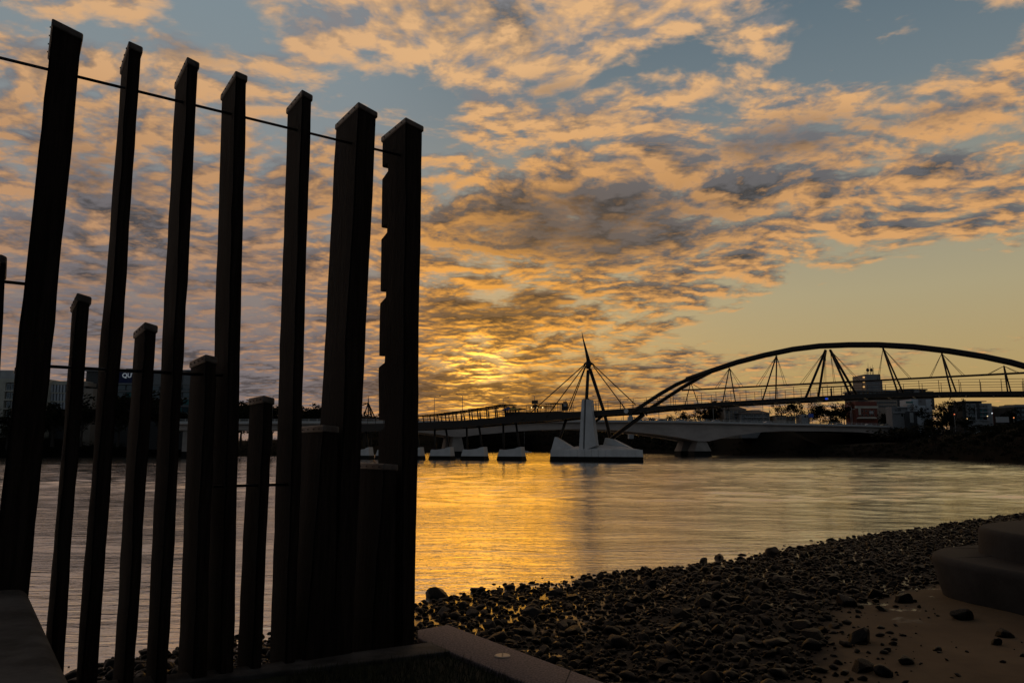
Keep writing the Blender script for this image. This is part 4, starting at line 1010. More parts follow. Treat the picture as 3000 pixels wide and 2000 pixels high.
rows = [(-6, -0.25), (0, 0.0), (1.5, 0.12), (5, 0.3), (12, 0.62), (24, 0.95), (36, 1.0), (48, 1.0), (60, 1.05), (75, 1.05), (90, 1.1), (110, 1.1), (130, 1.1), (160, 1.15), (240, 1.2), (600, 1.3), (5000, 1.3)]
def plateau(p, off, z):
    """the land climbs to the street level only beyond the road bridge"""
    u = p.x / p.y
    if not 0.2 < u < 0.6: return z
    k = (u * RO.y - RO.x) / (RD.x - u * RD.y); inl = (RO.y + k * RD.y) - p.y + 22; inl = max(inl, 14)
    return z if off < inl else max(z, lerp(z, 14.5, min(1, (off - inl) / 14)))
V, F = [], []
for (off, hf) in rows:
    for p, hh in zip(fl, hl):
        dr = Vector((p.x, p.y, 0)).normalized(); q = p + dr * off
        V.append((q.x, q.y, plateau(p, off, hh * hf) + (0.9 * mnoise.noise((q.x * 0.05, q.y * 0.05, 0)) if 1 < off < 500 else 0)))
n = len(fl)
F = [(r * n + i, r * n + i + 1, (r + 1) * n + i + 1, (r + 1) * n + i) for r in range(len(rows) - 1) for i in range(n - 1)]
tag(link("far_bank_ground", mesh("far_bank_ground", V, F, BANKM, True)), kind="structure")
def bank_point(px, inland):
    """point on the bank surface behind the shoreline along the pixel column"""
    u = (px - 1500.0) / FPX
    best = None
    for i in range(len(fl) - 1):
        a, b = fl[i], fl[i + 1]; ua, ub = a.x / a.y * cos(PITCH), b.x / b.y * cos(PITCH)
        if ua <= u <= ub: t = (u - ua) / (ub - ua); p = a.lerp(b, t); hh = lerp(hl[i], hl[i + 1], t); best = (p, hh)
    p, hh = best; q = p + Vector((p.x, p.y, 0)).normalized() * inland
    hf = interp([(a, b) for a, b in rows], inland)
    return Vector((q.x, q.y, plateau(p, inland, hh * hf)))

# ---- trees
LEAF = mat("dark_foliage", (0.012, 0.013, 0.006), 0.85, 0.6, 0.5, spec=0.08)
BARK = mat("dark_bark", (0.025, 0.02, 0.015), 0.9, 0.4, 1.0)
def crown_mesh(seed, kind="round", nl=1500, leaf=0.055):
    """unit tree: height 1, leaf clumps spread through a lobed crown"""
    rr = random.Random(seed); V, F = [], []
    lobes = []
    if kind == "round": lobes = [(rr.gauss(0, .17), rr.gauss(0, .17), rr.uniform(.42, .86), rr.uniform(.10, .20)) for _ in range(15)]
    elif kind == "spread": lobes = [(rr.gauss(0, .28), rr.gauss(0, .28), rr.uniform(.6, .9), rr.uniform(.08, .16)) for _ in range(20)]
    elif kind == "open": lobes = [(rr.gauss(0, .24), rr.gauss(0, .24), rr.uniform(.35, .95), rr.uniform(.05, .11)) for _ in range(26)]
    elif kind == "cone": lobes = [((1 - f) * .22 * cos(a), (1 - f) * .22 * sin(a), .2 + .78 * f, .05 + .08 * (1 - f)) for f, a in [(rr.random(), rr.uniform(0, 6.28)) for _ in range(26)]]
    elif kind == "low": lobes = [(rr.gauss(0, .35), rr.gauss(0, .35), rr.uniform(.2, .75), rr.uniform(.15, .28)) for _ in range(18)]
    for _ in range(nl):
        cx, cy, cz, cr = rr.choice(lobes); v = Vector((rr.gauss(0, 1), rr.gauss(0, 1), rr.gauss(0, 1))).normalized() * cr * rr.random() ** 0.4
        p = Vector((cx, cy, cz)) + v; nv = Vector((rr.gauss(0, 1), rr.gauss(0, 1), rr.gauss(0, 1) + 0.6)).normalized()
        a = nv.orthogonal().normalized(); b = nv.cross(a); sz = leaf * rr.uniform(0.4, 1.0); k = len(V)
        V += [p - a * sz, p - b * sz * 0.45, p + a * sz, p + b * sz * 0.45]; F.append((k, k + 1, k + 2, k + 3))
    crown = mesh("crown", V, F, LEAF)
    TV, TF = tube_geo([(0, 0, -0.03), (0.01, 0, .2), (0.0, .01, .42), (0.02, 0, .7)], [.030, .022, .016, .004], 7)
    for lb in lobes[:9]:
        z0 = rr.uniform(.22, .5); v, f = tube_geo([(0, 0, z0), (lb[0] * .5, lb[1] * .5, lerp(z0, lb[2], .6)), lb[:3]], [.012, .008, .003], 5, len(TV)); TV += v; TF += f
    return crown, mesh("trunk", TV, TF, BARK)
TREES = {k: [crown_mesh(i * 13 + len(k), k, nl, lf) for i in range(c)] for k, nl, lf, c in (("round", 1500, .05, 4), ("spread", 1300, .045, 3), ("open", 900, .035, 3), ("cone", 1000, .05, 2), ("low", 1100, .08, 3))}
def palm_mesh(seed):
    rr = random.Random(seed); V, F = [], []
    for i in range(22):
        a = 2 * pi * i / 22 + rr.uniform(-.1, .1); up = rr.uniform(-.1, .5)
        pts = [Vector((cos(a) * r_ * .26, sin(a) * r_ * .26, .82 + up * .2 * r_ - .22 * r_ * r_)) for r_ in (0.05, .35, .7, 1.0)]
        sd_ = Vector((-sin(a), cos(a), 0)) * .018
        for p, q in zip(pts, pts[1:]):
            k = len(V); V += [p - sd_, p + sd_, q + sd_ * .7 + Vector((0, 0, -.02)), q - sd_ * .7 + Vector((0, 0, -.02))]; F.append((k, k + 1, k + 2, k + 3))
    return mesh("crown", V, F, LEAF), fix(mesh("trunk", *tube_geo([(0, 0, -.03), (.01, 0, .4), (0, 0, .82)], [.03, .024, .022], 7), BARK))
TREES["palm"] = [palm_mesh(3)]
def tree(kind, px, ytop, yv, label, width=1.0, group="trees on the far bank", name=None, zb=None):
    """px, ytop: crown top in the photograph; yv: distance of the trunk"""
    top = on_y(px, ytop, yv)
    inland_z = zb if zb is not None else 6.0
    sh = bank_point(px, 0.0); inl_ = sqrt(top.x ** 2 + top.y ** 2) - sqrt(sh.x ** 2 + sh.y ** 2)
    if inl_ > 0: inland_z = bank_point(px, inl_).z - 0.5
    hh = max(2.5, top.z - inland_z); cr, tr = R.choice(TREES[kind])
    t_ = thing(name or ("palm_tree" if kind == "palm" else "shrub" if kind == "low" else "tree"), label, "palm" if kind == "palm" else "shrub" if kind == "low" else "tree", (top.x, top.y, inland_z), R.uniform(0, 6.28), group)
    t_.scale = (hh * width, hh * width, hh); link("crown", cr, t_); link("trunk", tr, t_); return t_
# right bank, seen in the photograph from the middle to the right edge
RT_ = [("low", 1898, 1213, 430, "small round bush left of the palm beyond the road bridge", 1.0), ("palm", 1961, 1210, 430, "low palm beyond the road bridge rail", 1.2), ("open", 1985, 1213, 430, "thin grey bush right of the palm", 1.2), ("round", 2004, 1213, 430, "dark rounded bush left of the spreading tree", 1.0),
       ("spread", 2050, 1195, 420, "spreading dark tree with flat clumps beyond the road bridge", 1.3), ("low", 2040, 1222, 400, "low dark hedge under the spreading tree", 2.2), ("round", 2091, 1166, 410, "dome-topped tree breaking above the arch deck", 0.7), ("round", 2080, 1190, 405, "broad dark tree below the dome-topped tree", 0.9), ("open", 2122, 1172, 405, "loose tree just above the deck left of the gabled house", 0.8),
       ("open", 2290, 1180, 400, "open tree with sky showing through, left of the blue road sign", 1.2), ("spread", 2325, 1179, 405, "wide open tree behind the blue road sign", 1.2), ("open", 2365, 1180, 400, "open tree directly above the blue road sign", 1.2), ("round", 2400, 1183, 395, "dense tree right of the blue road sign", 1.0), ("spread", 2432, 1181, 400, "broad dark tree left of the red brick house", 1.2), ("round", 2470, 1178, 380, "tall dark tree against the red brick house", 0.9), ("round", 2445, 1195, 370, "dark tree in front of the broad one by the red brick house", 1.1),
       ("round", 2600, 1205, 360, "dark tree between the red brick house and the white flats", 0.9), ("open", 2783, 1167, 330, "tall open tree right of the white flats, sky through its crown", 0.9), ("spread", 2755, 1180, 330, "loose tree at the white flats' right corner", 1.0), ("round", 2770, 1205, 310, "dense dark tree under the tall open tree", 1.3), ("round", 2735, 1222, 300, "dark tree at the foot of the white flats", 1.2),
       ("low", 2690, 1240, 290, "wide dark shrub below the white flats", 2.0), ("low", 2640, 1248, 290, "dark shrub hiding the end of the road bridge", 2.2), ("round", 2830, 1222, 290, "dark round tree left of the balcony block", 1.0), ("low", 2880, 1240, 280, "dark shrub below the balcony block", 2.0), ("low", 2930, 1238, 280, "dark shrub under the corner of the balcony block", 2.0),
       ("round", 2955, 1196, 320, "dark tree between the red house and the right-hand block", 1.0), ("low", 2985, 1250, 260, "dark shrub at the right edge above the jetty", 2.0), ("low", 3060, 1230, 260, "dark shrub beyond the right edge", 2.2), ("round", 2660, 1262, 275, "small dark tree on the slope right of the bridge end", 1.4), ("round", 2720, 1266, 265, "dark slope tree below the white flats", 1.5), ("round", 2780, 1262, 255, "dark slope tree below the tall open tree", 1.5), ("round", 2850, 1268, 245, "dark slope tree above the jetty", 1.5), ("round", 2915, 1266, 235, "dark slope tree left of the orange gangway", 1.5), ("round", 2980, 1268, 225, "dark slope tree over the orange gangway", 1.5), ("round", 3060, 1262, 220, "dark slope tree past the right edge", 1.5)]
for kind, px, yt, yv, lab, w in RT_:
    tree(kind, px, yt, yv, lab, w, zb=12.0 if yv > 335 else 9.0 if yv > 285 else 6.5)
ORD = "first second third fourth fifth sixth seventh eighth ninth tenth eleventh twelfth thirteenth fourteenth fifteenth sixteenth seventeenth eighteenth nineteenth twentieth".split()
for iw, px in enumerate(range(2665, 3140, 24)):
    p_ = bank_point(px, 9 + (px * 7) % 11); t_ = tree("round", px, 1288 + (px * 13) % 17, p_.y, ORD[iw] + " dark low waterline tree counting right from the end of the road bridge", 1.5, "trees along the right waterline", zb=p_.z - 0.4)
# left bank behind the fence
LT = [(-120, 1190, 262), (30, 1196, 262), (100, 1168, 262), (165, 1172, 258), (205, 1200, 256), (245, 1184, 254), (300, 1150, 262), (355, 1160, 256), (420, 1150, 258), (470, 1180, 256), (515, 1195, 262), (575, 1190, 270), (640, 1186, 270), (700, 1165, 275), (712, 1178, 268), (760, 1186, 275), (800, 1182, 275), (850, 1190, 280), (905, 1188, 285), (925, 1187, 285), (960, 1195, 290), (1010, 1200, 300), (1070, 1208, 330), (1090, 1212, 330), (1150, 1214, 340)]
POS = ["left of the pale office block", "hiding the foot of the pale office block", "under the finned facade", "in front of the finned facade, dense", "right of the finned facade", "below the sunlit cream wall", "left of the sign building", "under the white letters", "in front of the glass storeys", "right of the white letters", "before the road bridge end", "behind the third short post", "between the third short post and the next tall one", "beside the fourth tall post at the skyline", "left of the fourth short post", "behind the fourth short post", "right of the fourth short post", "behind the fifth tall post", "on the skyline between the fifth and sixth tall posts", "clumped right of the skyline gap by the sixth tall post", "behind the sixth tall post", "behind the wide part of the sixth tall post", "below the stayed mast", "right of the stayed mast", "behind the notched post"]
for (px, yt, yv), ps in zip(LT, POS):
    tree("spread" if px > 880 else R.choice(("round", "round", "spread")), px, yt, yv * 1.08, "dark bank tree " + ps, R.uniform(1.0, 1.4), "trees on the left bank", zb=4.5)
# dense undergrowth along both waterlines, one mass
V, F = [], []
def add_clump(c, r, nn, sz):
    for _ in range(nn):
        v = Vector((R.gauss(0, 1), R.gauss(0, 1), abs(R.gauss(0, .8)))).normalized() * r * R.random() ** .4; p = c + Vector((v.x * 1.5, v.y * 1.5, v.z))
        nv = Vector((R.gauss(0, 1), R.gauss(0, 1), R.gauss(0, 1))).normalized(); a = nv.orthogonal().normalized(); b = nv.cross(a); s_ = sz * R.uniform(.5, 1); k = len(V)
        V.extend([p - a * s_, p - b * s_ * .5, p + a * s_, p + b * s_ * .5]); F.append((k, k + 1, k + 2, k + 3))
for px in list(range(-150, 1000, 16)) + list(range(2080, 3250, 14)):
    for inl, r0 in ((3, 1.0), (7, 1.6), (14, 2.2), (24, 2.6)) if px < 1000 or px > 2640 else ((3, 0.8), (8, 1.0), (16, 1.2)):
        c = bank_point(px + R.uniform(-8, 8), inl + R.uniform(-3, 3)); r = r0 * R.uniform(.7, 1.2)
        if abs(px - 2064) < 60: continue
        add_clump(c, r, 60, 0.34)
for px in range(1000, 2080, 9):
    for inl in (5, 14, 26, 45):
        c = bank_point(px + R.uniform(-5, 5), inl); add_clump(c, R.uniform(4, 7), 40, 1.3)
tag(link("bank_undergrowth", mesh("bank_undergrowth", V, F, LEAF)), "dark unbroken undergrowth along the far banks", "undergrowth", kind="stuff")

# ------------------------------------------------------------------ buildings
BW = {k: mat("wall_" + k, c, 0.8, 0.12, 0.3) for k, c in (("cream", (0.42, 0.40, 0.33)), ("pale", (0.34, 0.345, 0.345)), ("grey", (0.20, 0.20, 0.20)), ("dark", (0.05, 0.05, 0.05)), ("brick", (0.16, 0.045, 0.03)), ("white", (0.44, 0.465, 0.49)), ("navy", (0.008, 0.015, 0.07)), ("tan", (0.30, 0.25, 0.20)), ("roof", (0.04, 0.035, 0.035)), ("teal", (0.04, 0.14, 0.14)), ("slab", (0.17, 0.18, 0.18)))}
class Bld:
    """a building whose facade lies in the plane y = yv, turned a little; pixels give its outline"""
    def __init__(s, name, label, px0, px1, yv, cat="building", depth=14.0, zb=None):
        s.yv, s.depth = yv, depth; s.zb = zb if zb is not None else (10.0 if px0 > 1500 else 4.0)
        s.t = thing(name, label, cat, (0, 0, 0))
    def part(s, nm, x0, x1, yt, yb, m, d0=0.0, d1=None, parent=None, bevel=0):
        """box from pixel rectangle; d0/d1: front and back distance behind the facade plane (negative = proud)"""
        d1 = s.depth if d1 is None else d1; Y = s.yv
        a, b = on_y(x0, yt, Y), on_y(x1, yt, Y); zl = s.zb - 1 if yb is None else on_y((x0 + x1) / 2, yb, Y).z; zt_ = (a.z + b.z) / 2
        return box(nm, (a.x, Y + d0, zl), (b.x, Y + d1, zt_), m, parent or s.t, bevel)
    def win(s, x0, x1, yt, yb, m=None, frame=None, parent=None):
        w = s.part("window", x0, x1, yt, yb, frame or BW["dark"], -0.10, 0.02, parent)
        s.part("pane", lerp(x0, x1, .12), lerp(x0, x1, .88), lerp(yt, yb, .1), lerp(yt, yb, .9), m or GLASS, -0.13, -0.06, w); return w
# left: pale office block with balconies
A = Bld("office_block", "pale concrete office block with balconies at the left edge", -60, 130, 300)
A.part("wall", -160, 130, 1118, None, BW["cream"], 1.5); A.part("parapet", -160, 132, 1109, 1120.5, BW["cream"], -0.6, 15); A.part("plant_room", -60, 28, 1091, 1109, BW["pale"], 4, 12); A.part("plant_room", -60, 19, 1081.5, 1091, BW["pale"], 4, 12); A.part("flue", 19, 21.5, 1072, 1091, BW["dark"], 5, 5.6)
A.part("column", 0, 19, 1120.5, None, BW["cream"], -0.5, 1.6)
for k in range(5):
    y0 = 1124 + 26 * k; A.part("balcony_slab", 12, 132, y0 + 19, y0 + 23, BW["cream"], -0.6, 1.55)
    for q in range(8): A.win(20 + 13.5 * q, 31 + 13.5 * q, y0 - 1, y0 + 18, GLASSB, BW["pale"])
# left: facade of upright fins
Bf = Bld("finned_block", "pale block with two visible storeys of upright blue-grey fins", 130, 250, 305)
Bf.part("wall", 132, 250, 1126, None, BW["dark"], 1.0); Bf.part("parapet", 130, 252, 1116, 1127, BW["cream"], -0.3, 15)
for k in range(3):
    Bf.part("floor_slab", 130, 252, 1149 + 25 * k, 1153 + 25 * k, BW["cream"], -0.35, 1.05)
    for q in range(13): Bf.part("fin", 133 + 9.1 * q, 138 + 9.1 * q, 1127.5 + 25 * k, 1149 + 25 * k, BW["white"], -0.3, 0.95)
Bf.part("stair_tower", 250, 278, 1138, None, BW["tan"], -1.0, 8); Bf.part("stair_tower", 249, 262, 1120, 1131.5, BW["tan"], -1.0, 8)
for k in range(2): Bf.part("balcony", 247, 259, 1152 + 25 * k, 1156 + 25 * k, BW["tan"], -2.0, -1.02)
# left: dark glass block with the letters
Cq = Bld("sign_building", "dark glass building with grey storey bands and white QUT letters", 250, 600, 310)
Cq.part("wall", 252, 606, 1087, None, BW["dark"], 0.4); Cq.part("roof_edge", 250, 610, 1083.5, 1087, BW["slab"], -0.6, 15); Cq.part("sign_panel", 350, 432, 1089, 1122, BW["navy"], -0.2, 0.35)
Cq.part("upper_panel", 452, 475, 1094, 1132, BW["slab"], -0.1, 0.35); Cq.part("upper_panel", 538, 558, 1099, 1136, BW["slab"], -0.1, 0.35); Cq.part("upper_panel", 477, 536, 1096, 1134, BW["slab"], -0.1, 0.35)
for k in range(5):
    Cq.part("storey_band", 300, 606, 1122 + 21.5 * k, 1126.5 + 21.5 * k, BW["slab"], -0.4, 0.38)
    for q in range(9): Cq.part("window", 305 + 33 * q, 334 + 33 * q, 1128 + 21.5 * k, 1142 + 21.5 * k, GLASSB if (q + k) % 3 else BW["teal"], 0.2, 0.39)
Cq.part("plant", 255, 275, 1081, 1083.5, BW["slab"], 2, 6); Cq.part("plant", 362, 388, 1077.5, 1083.5, BW["slab"], 2, 6); Cq.part("plant", 466, 473, 1080.5, 1083.5, BW["slab"], 2, 6)
def text(word, px, py, hpx, yv, m, parent, d=-0.4):
    c = bpy.data.curves.new("letters", "FONT"); c.body = word; c.extrude = 0.04; p = on_y(px, py, yv); q = on_y(px, py - hpx, yv); c.size = (q.z - p.z) / 0.69; c.offset = 0.02 * c.size
    ob = bpy.data.objects.new("tmp", c); COL.objects.link(ob); bpy.context.view_layer.update()
    me = bpy.data.meshes.new_from_object(ob.evaluated_get(bpy.context.evaluated_depsgraph_get())); bpy.data.objects.remove(ob)
    me.materials.clear(); me.materials.append(m); o = link("letters", me, parent, (p.x, yv + d, p.z)); o.rotation_euler = (pi / 2, 0, 0); return o
LET = mat("white_letters", (0.75, 0.78, 0.8), 0.5, 0.05, emit=((0.8, 0.9, 1.0), 0.10))
text("QUT", 359, 1105.5, 12.5, 310, LET, Cq.t)
# stayed mast structure between the last posts
ms = thing("stayed_mast", "dark spired mast with raking legs left of the notched post", "mast")
yv = 360; tube("mast", [on_y(1079, 1220, yv), on_y(1079, 1172, yv), on_y(1079, 1158, yv)], [.35, .25, .05], STEEL, ms, 6)
for a in ((1096, 1218), (1062, 1186), (1066, 1218), (1089, 1218)): tube("leg", [on_y(1079, 1180, yv), on_y(*a, yv + (6 if a[0] == 1089 else 0))], .3, STEEL, ms, 6)
tube("yard", [on_y(1058, 1179, yv), on_y(1079, 1181, yv)], .15, STEEL, ms, 5)
# pale little tower beyond the road bridge, right of the white tower
lt = Bld("lookout_tower", "small pale stepped tower beyond the road bridge under the deck", 1840, 1856, 420, "tower", 4, 10)
lt.part("shaft", 1844, 1852, 1212, None, BW["pale"], 0, 3); lt.part("base", 1841, 1855, 1220, None, BW["pale"], -.5, 3.5); lt.part("ledge", 1842, 1853.5, 1213.5, 1215, BW["pale"], -.3, 3.3)
# gabled flats left of centre-right
def gable(b, x0, x1, yt, yr, m, d0=-.6):
    Y = b.yv; a, c = on_y(x0, yt, Y), on_y(x1, yt, Y); zr_ = on_y((x0 + x1) / 2, yr, Y).z; xi = (c.x - a.x) * .22
    V = [(a.x, Y + d0, a.z), (c.x, Y + d0, a.z), (c.x, Y + b.depth + .6, a.z), (a.x, Y + b.depth + .6, a.z), (a.x + xi, Y + b.depth / 2, zr_), (c.x - xi, Y + b.depth / 2, zr_)]
    return link("roof", fix(mesh("roof", V, [(0, 1, 5, 4), (1, 2, 5), (2, 3, 4, 5), (3, 0, 4), (0, 3, 2, 1)], m)), b.t)
D_ = Bld("gabled_flats", "tan apartment house with dark hipped roof left of the wide roof", 2120, 2190, 400, depth=16)
D_.part("wall", 2122, 2186, 1199, None, BW["tan"]); gable(D_, 2118, 2189, 1199, 1187, BW["roof"])
for k in range(3):
    for q in range(5): D_.win(2127 + 12 * q, 2134 + 12 * q, 1203 + 9 * k, 1209 + 9 * k)
    D_.part("balcony", 2148, 2164, 1209.5 + 9 * k, 1211.5 + 9 * k, BW["grey"], -1.2, -.02)
E_ = Bld("wide_roof_house", "wide low house with broad dark roof under the arch deck", 2165, 2262, 395, depth=18)
E_.part("wall", 2170, 2254, 1211, None, BW["grey"]); gable(E_, 2164, 2262, 1211, 1198, BW["roof"])
for q in range(7):
    E_.win(2174 + 11.5 * q, 2181 + 11.5 * q, 1214, 1220); E_.win(2174 + 11.5 * q, 2181 + 11.5 * q, 1224, 1230)
E_.part("veranda_beam", 2180, 2246, 1221, 1223, BW["pale"], -1, -.02)
F_ = Bld("twin_villa", "pair of low pale villas below the open trees", 2272, 2345, 390, depth=10)
F_.part("wall", 2274, 2304, 1218, None, BW["tan"]); F_.part("flat_roof", 2272, 2306, 1216.5, 1218, BW["roof"], -.6, 10); F_.part("wall", 2308, 2332, 1221, None, BW["tan"], 1); F_.part("flat_roof", 2306, 2335, 1219, 1221, BW["grey"], -.3, 10)
for q in range(3): F_.win(2277 + 9 * q, 2283 + 9 * q, 1222, 1228)
for q in range(2): F_.win(2312 + 10 * q, 2319 + 10 * q, 1224, 1229)
F_.part("wall", 2352, 2372, 1213, None, BW["pale"], 2); F_.win(2356, 2362, 1217, 1222); F_.win(2365, 2370, 1217, 1222)
# tower block with rooftop aerials
T_ = Bld("tower_block", "tall windowless grey tower block with aerials behind the arch", 2515, 2590, 430, depth=16)
T_.part("wall", 2534, 2579, 1096, None, BW["grey"]); T_.part("side_wing", 2579, 2587, 1115.5, None, BW["grey"], 1, 12)
sx = on_y(2534, 1100, 430); sx2 = on_y(2514, 1100, 446)
hexa("side_wall", [(sx.x - .02, 430, 8), (sx.x - .02, 446, 8), (sx2.x, 446, 8), (sx2.x + .5, 438, 8), (sx.x - .02, 430, on_y(2534, 1096, 430).z), (sx.x - .02, 446, on_y(2534, 1096, 430).z), (sx2.x, 446, on_y(2514, 1121, 446).z), (sx2.x + .5, 438, on_y(2525, 1119, 438).z)], BW["tan"], T_.t)
LITW = mat("lit_window", (0.9, 0.6, 0.25), 0.4, 0.05, emit=((1.0, 0.55, 0.18), 0.7))
for k in range(3): T_.part("window", 2527, 2532, 1103 + 14 * k, 1107 + 14 * k, LITW, -.6 + 0, -.2)
T_.part("roof_rail", 2536, 2560, 1090, 1091, BW["dark"], 2, 2.1)
aer = link("aerials", None, T_.t)
for px, yt in ((2543, 1063), (2550, 1072), (2556, 1068), (2540, 1080), (2559, 1076)): tube("aerial", [on_y(px, 1096, 434), on_y(px, yt, 434)], [.16, .05], BW["dark"], aer, 5)
for px in (2542, 2553):
    c = on_y(px, 1084, 432); tube("dish", [c, c + Vector((0, -.6, 0))], [1.0, .7], BW["dark"], aer, 12)
tube("aerial_frame", [on_y(2538, 1079, 434), on_y(2560, 1079, 434)], .12, BW["dark"], aer, 5)
# wide dark block behind the deck, red brick house, slab block, white flats
W_ = Bld("dark_terrace_block", "long dark flat-roofed block showing above the arch deck", 2505, 2735, 400, depth=16)
W_.part("wall", 2512, 2735, 1146, 1200, BW["dark"]); W_.part("roof_edge", 2506, 2625, 1142.5, 1146, BW["grey"], -.8, 16); W_.part("roof_edge", 2640, 2715, 1139.5, 1143, BW["dark"], -.8, 16); W_.part("upper_storey", 2636, 2712, 1143, 1147, BW["dark"], 0, 15); W_.part("plant", 2675, 2692, 1143, 1151, BW["grey"], -1.0, 3)
for q in range(9): W_.win(2518 + 13 * q, 2528 + 13 * q, 1150, 1158)
H_ = Bld("brick_house", "red brick house with cream upper band under the arch deck", 2504, 2570, 375, depth=12)
H_.part("wall", 2506, 2568, 1176, None, BW["brick"]); H_.part("cream_band", 2504, 2572, 1189, 1196, BW["cream"], -.4, .02); H_.part("corner_pier", 2514, 2520, 1196, 1215, BW["cream"], -.5, .02)
for y0 in (1201, 1213, 1224):
    for q in range(4): H_.win(2523 + 11 * q, 2529 + 11 * q, y0, y0 + 5.5, None, BW["tan"])
H_.part("bay_window", 2546, 2557, 1204, 1212, BW["pale"], -.5, .02)
a, b_ = on_y(2508, 1226, 375), on_y(2566, 1226, 375); zt_ = on_y(2540, 1221.5, 375).z
hexa("awning", [(a.x, 372.0, a.z), (b_.x, 372.0, a.z), (b_.x, 374.95, a.z), (a.x, 374.95, a.z), (a.x + 1, 373.2, zt_), (b_.x - 1, 373.2, zt_), (b_.x - 1, 374.95, zt_), (a.x + 1, 374.95, zt_)], BW["cream"], H_.t)
for q in range(5): H_.win(2523 + 8 * q, 2528.5 + 8 * q, 1190, 1195, None, BW["grey"])
L_ = Bld("slab_block", "brown slab building with two ribbon windows under the deck", 2560, 2628, 388, depth=14)
L_.part("wall", 2560, 2628, 1172, None, BW["tan"])
for y0 in (1176, 1187):
    for q in range(9): L_.win(2563 + 7.1 * q, 2569 + 7.1 * q, y0, y0 + 6)
K_ = Bld("white_flats", "stepped white flats with small square windows right of the brick house", 2615, 2738, 350, depth=12)
K_.part("wall", 2674, 2734, 1168, None, BW["white"], 1.5); K_.part("side_bay", 2695, 2716, 1168, 1200, BW["grey"], 1.2, 1.6); K_.part("front_block", 2673, 2706, 1188, 1206, BW["white"], -1.5, 3); K_.part("front_block", 2682, 2724, 1204, None, BW["white"], -1.2, 3)
K_.part("grey_block", 2656, 2668, 1184, 1205, BW["pale"], -.5, 3); K_.part("dark_wing", 2648, 2682, 1206, None, BW["dark"], -1.0, 3); K_.part("pilaster", 2661, 2671, 1209, 1238, BW["pale"], -1.3, -.98); K_.part("low_wing", 2612, 2656, 1191, None, BW["grey"], 0, 6); K_.part("balcony", 2628, 2656, 1191, 1194, BW["pale"], -1.0, -.02); K_.part("balcony", 2616, 2648, 1207, 1209.5, BW["pale"], -1.0, -.02)
for x0, y0 in ((2697, 1196), (2694, 1172), (2727, 1173), (2727, 1184), (2706, 1195), (2715, 1195)): K_.win(x0, x0 + 5.5, y0, y0 + 5)
for q in range(3): K_.win(2703 + 5 * q, 2707 + 5 * q, 1210, 1215)
K_.part("balcony", 2699, 2718, 1206.5, 1207.5, BW["pale"], -2.0, -1.22); K_.part("glass_screen", 2655, 2675, 1175.5, 1181, BW["teal"], 0, .3)
for x0 in (2630, 2640, 2634, 2622): K_.win(x0, x0 + 5, 1197 if x0 % 4 else 1212, 1204 if x0 % 4 else 1219)
# balcony block and neighbours at the right
Q_ = Bld("balcony_block", "four-storey grey block with green glazed balconies at the far right", 2816, 2906, 330, depth=14)
Q_.part("wall", 2832, 2905, 1181, None, BW["pale"]); Q_.part("flat_roof", 2816, 2884, 1174.5, 1176.5, BW["grey"], -1.5, 14); Q_.part("penthouse", 2822, 2880, 1176.5, 1181, BW["dark"], 1, 10); Q_.part("left_bays", 2822, 2832, 1182, None, BW["dark"], 1.0, 12); Q_.part("stair_slot", 2859, 2868, 1182, 1227, BW["dark"], -.2, .02)
for k in range(4):
    y0 = 1186 + 11.5 * k; Q_.part("balcony_slab", 2836, 2858, y0 + 9.3, y0 + 10.8, BW["white"], -1.0, -.02); Q_.part("balcony_slab", 2869, 2896, y0 + 9.3, y0 + 10.8, BW["white"], -1.0, -.02)
    Q_.win(2837, 2857, y0, y0 + 9, GLASSB); Q_.win(2870, 2878, y0, y0 + 9, BW["teal"] if k else GLASS); Q_.win(2880, 2892, y0, y0 + 9, BW["teal"] if k in (1, 2) else GLASS)
Rr = Bld("red_house", "plain red house with a shallow gable right of the balcony block", 2905, 2940, 345, depth=12)
Rr.part("wall", 2904, 2938, 1193, None, BW["brick"]); gable(Rr, 2902, 2940, 1193, 1186, BW["roof"])
for q in range(3): Rr.win(2909 + 9 * q, 2914 + 9 * q, 1200, 1206)
X_ = Bld("corner_block", "dark block with grey top storey cut by the right edge", 2970, 3080, 320, depth=14)
X_.part("wall", 2971, 3080, 1191, None, BW["dark"]); X_.part("top_storey", 2979, 3080, 1184, 1191, BW["grey"], 1, 12); X_.part("roof_edge", 2969, 3082, 1190, 1192, BW["grey"], -.6, 14.5)
for k in range(3):
    for q in range(7): X_.win(2977 + 14 * q, 2987 + 14 * q, 1196 + 14 * k, 1205 + 14 * k, GLASSB)
Y_ = Bld("roof_tank_house", "low house with a round cage-like tank on its roof", 2942, 2972, 350, depth=10)
Y_.part("wall", 2944, 2970, 1195, None, BW["grey"]); c = on_y(2954, 1192, 352); tube("tank", [c + Vector((0, 0, -.6)), c + Vector((0, 0, 1.0))], [1.0, 1.6], BW["dark"], Y_.t, 14); Y_.win(2950, 2958, 1199, 1205)
for q in range(2): Y_.win(2961 + 5 * q, 2964.5 + 5 * q, 1199, 1204)
fw = Bld("bank_fence", "pale board fence on the bank under the red house", 2915, 2956, 300, "fence", .3)
for q in range(14): fw.part("board", 2917 + 2.75 * q, 2919.4 + 2.75 * q, 1220 + (q % 3) * .4, 1237, BW["pale"], 0, .12)
